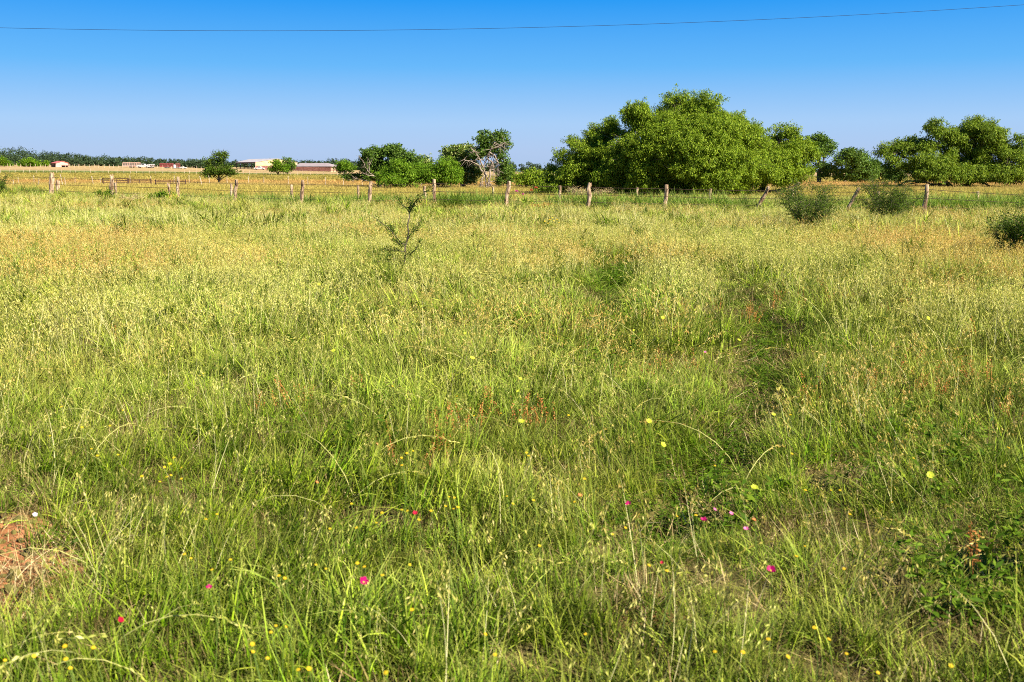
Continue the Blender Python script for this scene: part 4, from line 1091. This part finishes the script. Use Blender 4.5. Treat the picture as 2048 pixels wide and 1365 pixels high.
# ------------------------------------------------------------------ flowers
def petals_disc(n, r, cup, wd):
    """n petals as folded quads round the centre; cup>0 lifts the tips"""
    V, Q = [], []
    for i in range(n):
        a_ = 2 * math.pi * i / n + rng.normal(0, .05); c_, s_ = math.cos(a_), math.sin(a_)
        def pt(q, sd, z): return [c_ * q - s_ * sd, s_ * q + c_ * sd, z]
        b = len(V)
        V += [pt(.06 * r, 0, 0), pt(.55 * r, -wd * r, cup * r * .45), pt(.55 * r, wd * r, cup * r * .45), pt(1.0 * r, -wd * r * .55, cup * r), pt(1.0 * r, wd * r * .55, cup * r), pt(.55 * r, 0, cup * r * .36)]
        Q += [[b, b + 1, b + 5, b], ]
        Q[-1] = [b, b + 5, b + 2, b + 2]
        Q.pop()
        Q += [[b + 5, b + 1, b + 3, b + 4], [b + 5, b + 4, b + 2, b + 0], [b + 0, b + 1, b + 5, b + 5]]
        Q.pop(); Q += [[b + 0, b + 1, b + 3, b + 5]]; Q.pop()
    return np.array(V, float), Q
def petal_mesh(n, r, cup, wd):
    V, T, Qd = [], [], []
    for i in range(n):
        a_ = 2 * math.pi * i / n + rng.normal(0, .05); c_, s_ = math.cos(a_), math.sin(a_)
        pt = lambda q, sd, z: [c_ * q - s_ * sd, s_ * q + c_ * sd, z]
        b = len(V); z = cup * r * rng.uniform(.8, 1.2)
        V += [pt(.05 * r, 0, 0), pt(.55 * r, -wd * r, z * .5), pt(.55 * r, wd * r, z * .5), pt(.95 * r, -wd * r * .7, z), pt(.95 * r, wd * r * .7, z), pt(1.05 * r, 0, z * 1.02)]
        T += [[b, b + 1, b + 2], [b + 3, b + 5, b + 4]]; Qd += [[b + 1, b + 3, b + 4, b + 2]]
    return np.array(V, float), np.array(Qd), np.array(T)
def flower_head_parts(n, r, cup, wd, centre):
    V, Q, T = petal_mesh(n, r, cup, wd)
    g = Geo(); th = np.arange(7) / 7 * 2 * math.pi
    rings = [(1.0, .0), (.85, .55), (.4, .9)]
    CV = [[math.cos(a_) * centre * q, math.sin(a_) * centre * q, z * centre * .8 + .001] for q, z in rings for a_ in th] + [[0, 0, centre * .85]]
    CQ = [[k * 7 + j, k * 7 + (j + 1) % 7, (k + 1) * 7 + (j + 1) % 7, (k + 1) * 7 + j] for k in range(2) for j in range(7)]
    CT = [[14 + j, 14 + (j + 1) % 7, 21] for j in range(7)]
    return (V, Q, T), (np.array(CV), np.array(CQ), np.array(CT))
def make_flower_meshes(kind):
    spec = {'yellow': (8, .0135, .15, .30, .006, 'yellow', 'yellow'), 'lemon': (9, .023, .35, .36, .008, 'lemon', 'lemon'), 'magenta': (5, .023, .75, .52, .005, 'magenta', 'lemon'), 'pink': (5, .016, .5, .5, .004, 'pink', 'lemon'),
            'crimson': (5, .018, .75, .5, .005, 'crimson', 'crimson'), 'coral': (8, .015, .3, .3, .007, 'coral', 'yellow'), 'palepink': (5, .020, .4, .5, .005, 'palepink', 'lemon')}[kind]
    n, r, cup, wd, cn, pm, cm = spec
    (V, Q, T), (CV, CQ, CT) = flower_head_parts(n, r, cup, wd, cn)
    petal = mk('petals', V, [Q, T], M[pm]); cen = mk('flower_centre', CV, [CQ, CT], M[cm])
    g = Geo(); P = np.array([[0, 0, 0], [.012, 0, .12], [.018, .008, .22], [.0, .0, .34]]) - [0, 0, .34]
    g.tube(P, .0012, 4, cap=False); stem = g.build('stem', M['greenstem'])
    pm_, cm_, sm_ = petal.data, cen.data, stem.data
    for o in (petal, cen, stem): bpy.data.objects.remove(o)
    return pm_, cm_, sm_
FM = {k: make_flower_meshes(k) for k in ('yellow', 'lemon', 'magenta', 'pink', 'crimson', 'coral', 'palepink')}
def flower(name, kind, px, py, label, group, size=1.0, hgt=None, face=.7):
    hz = U(.27, .36, 1)[0] if hgt is None else hgt
    p = hit(px, py, hz)
    root = empty(name, p - np.array([0, 0, hz]))
    size = size * {'yellow': .44, 'lemon': .66}.get(kind, .6)
    # heads tilt towards the light and the viewer
    tl = Matrix.Rotation(rng.uniform(.25, .75) * face, 4, 'X') @ Matrix.Rotation(rng.normal(.15, .2), 4, 'Y') @ Matrix.Rotation(rng.uniform(0, 6.28), 4, 'Z')
    for me, nm in zip(FM[kind], ('petals', 'flower_centre', 'stem')):
        o = bpy.data.objects.new(nm, me); sc.collection.objects.link(o); o.parent = root
        if nm == 'stem':
            o.matrix_local = Matrix.Translation((0, 0, hz)) @ Matrix.Diagonal((1, 1, hz / .34, 1))
        else:
            o.matrix_local = Matrix.Translation((0, 0, hz)) @ tl @ Matrix.Scale(size, 4)
    tag(root, label, 'flower', group)
YEL = [(284, 953), (334, 954), (342, 951), (363, 958), (320, 964), (434, 1029), (412, 1039), (660, 1058), (369, 1109), (382, 1117), (461, 1120), (424, 1140), (632, 1130), (652, 1138), (558, 1152), (570, 1157), (130, 1293), (187, 1296), (68, 1313), (132, 1319), (141, 1337), (10, 1321),
       (552, 1252), (572, 1254), (542, 1265), (505, 1289), (506, 1304), (535, 1317), (597, 1340), (618, 1338), (703, 1008), (804, 1020), (815, 1022), (764, 1026), (838, 1040), (862, 1022), (891, 1013), (907, 1018), (916, 1015), (898, 994), (909, 996), (753, 1046), (713, 1056), (1014, 993), (1026, 1008), (1067, 1001),
       (1149, 1004), (1169, 958), (1225, 1069), (1251, 1056), (1354, 1033), (1392, 1031), (715, 1127), (729, 1134), (820, 1130), (765, 1151), (1079, 1092), (824, 1220), (971, 1269), (1170, 1268), (990, 1310), (772, 1346), (1298, 1131), (1334, 1142), (1662, 981), (1680, 981), (1611, 981), (1784, 1005), (1700, 1029),
       (1593, 1113), (1610, 1093), (1688, 1138), (1629, 1256), (1537, 1279), (1658, 1279), (1430, 1304), (1486, 1305), (1576, 1314), (1693, 1308), (1756, 1346), (1902, 1332), (220, 852), (236, 910), (348, 916), (340, 928), (329, 935), (363, 936), (195, 912), (183, 898), (100, 872), (123, 814), (164, 855), (246, 821),
       (406, 748), (400, 752), (814, 907), (826, 902), (803, 916), (804, 931), (1053, 906), (1057, 912), (1137, 831), (948, 832), (1002, 827), (914, 793), (785, 773), (1430, 932), (1581, 830), (1584, 908), (1827, 917), (2017, 896)]
LAND = [(727, 1165, 'the largest magenta flower'), (1541, 1142, 'the lone magenta flower at lower right'), (1407, 1042, 'the pink flower group'), (1257, 1010, 'the magenta flower by the hollow'), (830, 1028, 'the dark crimson flower'), (241, 1242, 'the red flower at bottom left'),
        (634, 965, 'the lone orange red flower'), (70, 1030, 'the pale pink flower'), (1160, 991, 'the orange red flower near centre'), (1043, 844, 'the large central lemon flower'), (1860, 951, 'the right lemon flower'), (1509, 976, 'the lemon flower above the pink group'), (1326, 890, 'the two large lemon flowers'), (418, 1177, 'the dull magenta flower'), (890, 815, 'the rust brown stalks'), (668, 702, 'the left lemon flower')]
ORD = ['leftmost', 'second', 'third', 'fourth', 'fifth', 'sixth', 'seventh', 'eighth', 'ninth', 'tenth', 'eleventh', 'twelfth']
def name_yellows(pts):
    ph = {}
    for px, py in pts:
        lx, ly, nm = min(LAND, key=lambda l: math.hypot(l[0] - px, l[1] - py))
        dx, dy = px - lx, py - ly; far_ = 'far ' if math.hypot(dx, dy) > 150 else ''
        side = ('right of' if dx > 0 else 'left of') if abs(dx) > 1.3 * abs(dy) else ('below' if dy > 0 else 'above')
        ph.setdefault(f'{far_}{side} {nm}', []).append((px, py))
    out_ = {}
    for k, v in ph.items():
        v.sort(); n_ = len(v)
        for i_, q in enumerate(v):
            if n_ == 1: o_ = ''
            elif i_ == 0: o_ = ', leftmost'
            elif i_ == n_ - 1: o_ = ', rightmost'
            elif i_ <= n_ // 2: o_ = ', ' + ORD[i_] + ' from left'
            else: o_ = ', ' + ORD[n_ - 1 - i_] + ' from right'
            out_[q] = f'small yellow wildflower {k}{o_}'
    return out_
YN = name_yellows(YEL)
for px, py in YEL:
    flower('yellow_wildflower', 'yellow', px, py, YN[(px, py)], 'small yellow wildflowers', rng.uniform(.8, 1.25) * (1.0 if py > 970 else 1.15))
LEM = [(638, 569, 'farthest left'), (668, 702, 'below the farthest left one'), (1040, 579, 'farthest of the two above centre'), (930, 667, 'smaller upper twin left of centre'), (944, 717, 'lower twin left of centre'), (1041, 758, 'in the centre above a fainter one'), (1037, 783, 'fainter one in the centre'), (1043, 844, 'large one right of the rust stalks'),
       (1298, 843, 'large upper one of two right of centre'), (1326, 890, 'large lower one of two right of centre'), (1326, 636, 'between the two wheel ruts'), (1268, 661, 'small, near the left rut'), (1478, 681, 'beside the dark right rut'), (1509, 976, 'large, above the pink flowers'), (1860, 951, 'large one at the right'), (1856, 637, 'farthest right'), (1547, 830, 'small one right of the dark rut')]
for px, py, which in LEM:
    flower('pale_yellow_flower', 'lemon', px, py, f'pale lemon yellow round flower in the grass, {which}', 'pale lemon flowers', rng.uniform(.9, 1.15) * (1.1 if py < 800 else 1.0) * (.7 if 'small' in which or 'fainter' in which else 1.0), hgt=.42, face=1.2)
MAG = [('winecup_flower', 'magenta', 727, 1165, 'largest magenta cup flower, low left of centre beside two yellow ones', 1.1), ('winecup_flower', 'magenta', 1541, 1142, 'large magenta cup flower alone at lower right', 1.1), ('winecup_flower', 'magenta', 1407, 1042, 'magenta flower, leftmost of the pink group right of centre', .95),
       ('winecup_flower', 'magenta', 1257, 1010, 'magenta flower at the edge of the dark hollow', .85), ('winecup_flower', 'magenta', 418, 1177, 'dull magenta flower half hidden in grass at lower left', .7), ('pink_flower', 'pink', 1429, 1020, 'small pink flower just above the magenta one', .8), ('pink_flower', 'pink', 1462, 1028, 'small pink flower in the middle of the pink group', .9),
       ('pink_flower', 'pink', 1492, 1059, 'light pink flower, lowest of the pink group', 1.0), ('red_flower', 'coral', 1508, 1040, 'salmon flower, rightmost of the pink group', .9), ('red_flower', 'crimson', 830, 1028, 'dark crimson flower among yellow ones left of centre', .95), ('red_flower', 'crimson', 241, 1242, 'red flower low at bottom left', .85),
       ('red_flower', 'coral', 1160, 991, 'orange red flower with yellow edge near centre', 1.0), ('red_flower', 'coral', 634, 965, 'orange red flower alone, left of centre', .8), ('pink_flower', 'palepink', 70, 1030, 'pale pink flower over the bare soil at the left', .75), ('red_flower', 'crimson', 1324, 1127, 'tiny dark red flower near centre right', .6), ('pink_flower', 'pink', 1410, 705, 'tiny pink flower far off beside the right rut', 1.0)]
for nm, kd, px, py, lb, sz in MAG:
    flower(nm, kd, px, py, lb, 'bright meadow flowers', sz, hgt=.36, face=.9)
# pink thistles by the fence and the yellow patch in front of it
def thistle(px, py, D, lb):
    t = at(px, py, D); B_ = np.array([t[0], D, float(height(t[0], D))]); root = empty('thistle', B_); H = t[2] - B_[2]
    g = Geo(); P = limb_path([0, 0, -.05], [rng.normal(0, .03), 0, H], 6, wob=.08); g.tube(P, np.linspace(.012, .006, 6), 5)
    for _ in range(5):
        j = rng.integers(1, 4); g.tube(limb_path(P[j], P[j] + rng.normal(0, .12, 3) * [1, 1, .3] + [0, 0, .12], 3), [.005, .003, .002], 4, cap=False)
    g.build('stem', M['greenstem'], root)
    n = 60; d = rng.normal(size=(n, 3)); d[:, 2] = np.abs(d[:, 2]) + .4; d /= np.linalg.norm(d, axis=1)[:, None]
    V, Q = rhombs(P[-1] + d * .05, d, np.full(n, .09), np.full(n, .025)); mk('flower_head', V, Q, M['pink' if rng.uniform() < .6 else 'coral'], root)
    n = 40; t_ = rng.uniform(.1, .7, n); V, Q = rhombs(np.stack([rng.normal(0, .06, n), rng.normal(0, .06, n), t_ * H], -1), rng.normal(size=(n, 3)), U(.06, .14, n), U(.02, .04, n)); mk('leaves', V, Q, M['weed'], root).name = 'thistle_leaf'
    tag(root, lb, 'thistle', 'pink thistles by the fence')
for px, py, lb in [(1046, 390, 'lower left pink thistle by the fence, right of a leaning post'), (1063, 382, 'highest pink thistle left of the rust red clump'), (1036, 384, 'leftmost faint pink thistle behind the wires'), (1072, 377, 'faint pink thistle against the mesquite bush')]:
    thistle(px, py, 43.0 + rng.uniform(-.4, .4), lb)
for q_, (px, py) in enumerate(sorted([(1100, 440), (1108, 442), (1114, 439), (1090, 443), (1118, 446), (1096, 447), (1105, 436)])):
    flower('yellow_wildflower', 'yellow', px, py, 'yellow flower of the patch below the rust red clump, ' + ['leftmost', 'second from left', 'third from left', 'middle one', 'third from right', 'second from right', 'rightmost'][q_], 'yellow patch before the fence', 4.0, hgt=.42, face=1.3)

# ------------------------------------------------------------------ barns, sheds and farm vehicles
def quadbox(g, A, B_, C_, D_, z0, z1, th=0.0):
    V = [[*A, z0], [*B_, z0], [*C_, z0], [*D_, z0], [*A, z1], [*B_, z1], [*C_, z1], [*D_, z1]]
    g.hexa(np.array(V, float))
def barn(name, label, corner_px, D, L, W, eave, ridge, phi, roofm, gablem, lowm, bays, eave_frac=1.0, hip=0.0, gable_low=.55, over=.4):
    c0 = at(corner_px, 340, D); z0 = float(height(c0[0], D)) - .1
    root = empty(name, (c0[0], D, z0), 0.0)
    ld = np.array([-math.cos(phi), math.sin(phi)]); wd = np.array([math.sin(phi), math.cos(phi)])   # along the open side, along the gable
    P = lambda l, w_, z: np.array([*(ld * l + wd * w_), z])
    # roof: two slabs
    for sgn in (0, 1):
        g = Geo(); w0, w1 = (-over, W / 2) if sgn == 0 else (W + over, W / 2)
        e0 = eave - over * (ridge - eave) / (W / 2)
        ef = eave_frac if sgn == 0 else 1.0
        V = [P(-over, w0, e0), P(L * ef + over, w0, e0), P(L + over, w1, ridge), P(-over + (hip + over if hip else 0), w1, ridge)]
        V = V + [v + np.array([0, 0, .18]) for v in V]
        g.hexa(np.array(V)); g.build('roof', M[roofm], root)
    if hip:
        g = Geo(); e0 = eave - over * (ridge - eave) / (W / 2)
        V = np.array([P(-over, -over, e0), P(-over, W + over, e0), P(hip, W / 2, ridge)]); V = np.vstack([V, V + [0, 0, .18]])
        g.add(V, [[0, 3, 4, 1], [1, 4, 5, 2], [2, 5, 3, 0]], [[0, 1, 2], [3, 5, 4]]); g.build('hip_roof', M[roofm], root)
    # gable walls with a triangular head, lower part in another material
    for l in ((0.0, L) if eave_frac == 1.0 else (0.0,)):
        g = Geo(); th = .12
        a_, b_ = (l, l + th) if l == 0 else (l - th, l)
        zl = eave * gable_low; rg = eave + .02 if hip and l == 0 else ridge - .03
        V = np.array([P(a_, 0, zl), P(a_, W, zl), P(a_, W, eave), P(a_, W / 2, rg), P(a_, 0, eave), P(b_, 0, zl), P(b_, W, zl), P(b_, W, eave), P(b_, W / 2, rg), P(b_, 0, eave)])
        g.add(V, [[0, 1, 2, 4], [6, 5, 9, 7], [0, 5, 6, 1], [1, 6, 7, 2], [2, 7, 8, 3], [3, 8, 9, 4], [4, 9, 5, 0]], [[2, 3, 4], [7, 9, 8]]); g.build('gable_wall', M[gablem], root)
        g = Geo(); wq = [0.02, W * .42] if l == 0 else [0.02, W]
        V = np.array([P(a_ + .02, wq[0], 0), P(a_ + .02, wq[1], 0), P(b_, wq[1], 0), P(b_, wq[0], 0)]); V = np.vstack([V, V + [0, 0, zl - .004]]); g.hexa(V); g.build('lower_wall', M[lowm], root)
    g = Geo(); V = np.array([P(.13, W - .1, 0), P(L - .13, W - .1, 0), P(L - .13, W, 0), P(.13, W, 0)]); V = np.vstack([V, V + [0, 0, eave - .02]]); g.hexa(V); g.build('back_wall', M[lowm], root)
    for i in range(bays + 1):
        l = .1 + (L * eave_frac - .2) * i / bays
        g = Geo(); g.box(P(l, -.03, eave / 2), (.28, .28, eave - .03), -phi); g.build('post', M['wall_pink' if i == 0 else 'steel'], root)
    g = Geo(); V = np.array([P(.2, .02, eave * .86), P(L * eave_frac - .2, .02, eave * .86), P(L * eave_frac - .2, .1, eave * .86), P(.2, .1, eave * .86)]); V = np.vstack([V, V + [0, 0, eave * .13]]); g.hexa(V); g.build('fascia_beam', M['steel'], root)
    for zz in (.5, 1.0):
        g = Geo(); V = np.array([P(.2, .15, zz), P(L * eave_frac - .2, .15, zz), P(L * eave_frac - .2, .22, zz), P(.2, .22, zz)]); V = np.vstack([V, V + [0, 0, .1]]); g.hexa(V); g.build('stall_rail', M['grey'], root)
    tag(root, label, 'barn', 'farm buildings')
    return root
barn('open_barn', 'open sided barn with pale metal roof and cream gable in the distance', 512, 505, 31, 23, 3.7, 5.45, R(50), 'roof_pale', 'wall_yellow', 'brown', 5, eave_frac=.72, over=.25)
barn('low_shed', 'long low shed with mauve roof right of the barn and its trees', 662, 490, 19, 14, 2.6, 4.1, R(14), 'roof_mauve', 'wall_tan', 'wall_tan', 5, over=.6, hip=5.2)
barn('red_roofed_shed', 'small shed with red roof and pink gable below the wooded hill', 113.3, 432, 4.6, 5.2, 1.75, 2.55, R(42), 'roof_red', 'wall_pink', 'wall_pink', 2, gable_low=.5, over=.25)
def corral():
    D = 470; xs = np.linspace(588, 682, 20)
    X = (xs - 1024) / F * D; z0 = float(height(X[10], D)); root = empty('corral_fence', (X[10], D, z0)); o_ = root.location
    for x in X:
        g = Geo(); g.box((x, D, float(height(x, D)) + .85), (.2, .2, 1.9)); g.build('post', M['brown'], root, origin=o_)
    for k in range(4):
        g = Geo(); z = [float(height(x, D)) + .35 + k * .42 for x in (X[0], X[-1])]
        g.hexa(np.array([[X[0], D - .18, z[0]], [X[-1], D - .18, z[1]], [X[-1], D - .12, z[1]], [X[0], D - .12, z[0]], [X[0], D - .18, z[0] + .27], [X[-1], D - .18, z[1] + .27], [X[-1], D - .12, z[1] + .27], [X[0], D - .12, z[0] + .27]])); g.build('board', M['brown'], root, origin=o_)
    tag(root, 'red brown board corral in front of the low mauve shed', 'fence')
corral()
def wheel(parent, x, y, r, wd):
    g = Geo(); g.tube(np.array([[x, y - wd / 2, r], [x, y - wd * .35, r], [x, y + wd * .35, r], [x, y + wd / 2, r]]), [r * .86, r, r, r * .86], 14); w_ = g.build('wheel', M['rubber'], parent)
    g = Geo(); g.tube(np.array([[x, y - wd / 2 - .03, r], [x, y - wd / 2 + .02, r]]), r * .55, 10); g.build('rim', M['grey'], w_)
def place(name, px, D, label, cat, group=None):
    x = at(px, 340, D)[0]; root = empty(name, (x, D, float(height(x, D)))); tag(root, label, cat, group); return root
def loft(g, prof, w_):
    """closed side profile (x,z) extruded across y"""
    n = len(prof); V = [[x, -w_ / 2, z] for x, z in prof] + [[x, w_ / 2, z] for x, z in prof]
    Q = [[i, (i + 1) % n, n + (i + 1) % n, n + i] for i in range(n)]
    cx = np.mean([p[0] for p in prof]); cz = np.mean([p[1] for p in prof]); V += [[cx, -w_ / 2, cz], [cx, w_ / 2, cz]]
    T = [[(i + 1) % n, i, 2 * n] for i in range(n)] + [[n + i, n + (i + 1) % n, 2 * n + 1] for i in range(n)]
    g.add(np.array(V), Q, T)
def truck(name, px, D, label, col, flip=1, s=1.0):
    r_ = place(name, px, D, label, 'truck', 'farm vehicles'); f = flip * s
    g = Geo(); loft(g, [(x * f, z * s) for x, z in [(-2.6, .45), (2.6, .45), (2.65, .95), (1.2, 1.1), (-2.6, 1.1)]], 1.9); g.build('body', M[col], r_)
    g = Geo(); loft(g, [(x * f, z * s) for x, z in [(-.7, 1.09), (1.25, 1.09), (.7, 1.72), (-.55, 1.76)]], 1.7); c_ = g.build('cab', M[col], r_)
    g = Geo(); loft(g, [(x * f, z * s) for x, z in [(-.45, 1.16), (.95, 1.16), (.58, 1.64), (-.38, 1.66)]], 1.74); g.build('window', M['glass'], c_)
    for x in (-1.7, 1.75): wheel(r_, x * f, -.85, .4 * s, .25); wheel(r_, x * f, .85, .4 * s, .25)
def stock_trailer(name, px, D, L, H, label, wallm, slatm):
    r_ = place(name, px, D, label, 'trailer', 'farm vehicles')
    g = Geo(); g.box((0, 0, .62), (L, 2.0, .16)); g.build('deck', M[slatm], r_)
    g = Geo(); g.box((0, 0, .7 + .35 * H / 2), (L - .05, 1.9, .35 * H)); g.build('lower_panel', M[wallm], r_)
    for k in range(3):
        g = Geo(); g.box((0, 0, .7 + H * (.5 + .17 * k)), (L, 1.94, .12)); g.build('slat', M[wallm], r_)
    for x in np.linspace(-L / 2 + .08, L / 2 - .08, max(4, int(L / .9))):
        g = Geo(); g.box((x, -.98, .7 + H / 2), (.12, .08, H)); g.build('upright', M[slatm], r_)
        g = Geo(); g.box((x, .98, .7 + H / 2), (.12, .08, H)); g.build('upright', M[slatm], r_)
    g = Geo(); g.hexa(np.array([[-L / 2, -1.03, .7 + H], [L / 2, -1.03, .7 + H], [L / 2, 1.03, .7 + H], [-L / 2, 1.03, .7 + H], [-L / 2 + .1, -.8, .86 + H], [L / 2 - .1, -.8, .86 + H], [L / 2 - .1, .8, .86 + H], [-L / 2 + .1, .8, .86 + H]])); g.build('roof', M[slatm], r_)
    for x in (-.45, .45): wheel(r_, x, -1.0, .36, .22); wheel(r_, x, 1.0, .36, .22)
    g = Geo(); g.tube(np.array([[L / 2, -.5, .6], [L / 2 + 1.3, 0, .55], [L / 2, .5, .6]]), .06, 5); g.build('hitch', M['steel'], r_)
stock_trailer('stock_trailer', 264, 441, 7.2, 1.35, 'grey slatted stock trailer parked at the foot of the wood', 'grey', 'wall_pink')
truck('pickup_truck', 287, 440, 'white pickup truck right of the grey stock trailer', 'white')
stock_trailer('flatbed_trailer', 303, 442, 2.6, .75, 'small grey trailer right of the white pickup', 'steel', 'white')
stock_trailer('stock_trailer', 334, 441, 5.6, 1.3, 'long red stock trailer left of the white tank', 'red', 'red')
stock_trailer('stock_trailer', 356, 442, 1.6, 1.5, 'short red trailer right of the white tank', 'red', 'brown')
truck('pickup_truck', 366, 440, 'low pale truck at the right end of the red trailers', 'white', -1, .55)
r_ = place('water_tank', 349.5, 438, 'upright white tank between the two red trailers', 'tank')
g = Geo(); g.tube(np.array([[0, 0, .2], [0, 0, 1.5], [0, 0, 1.62]]), [.62, .62, .4], 14); g.build('barrel', M['white'], r_)
g = Geo(); g.box((0, 0, .1), (1.4, 1.2, .2)); g.build('base', M['steel'], r_)
g = Geo(); g.tube(np.array([[0, 0, 1.6], [0, 0, 1.75]]), .16, 8); g.build('lid', M['steel'], r_)
truck('white_van', 519, 492, 'white vehicle parked at the corner of the open barn', 'white', 1, .95)
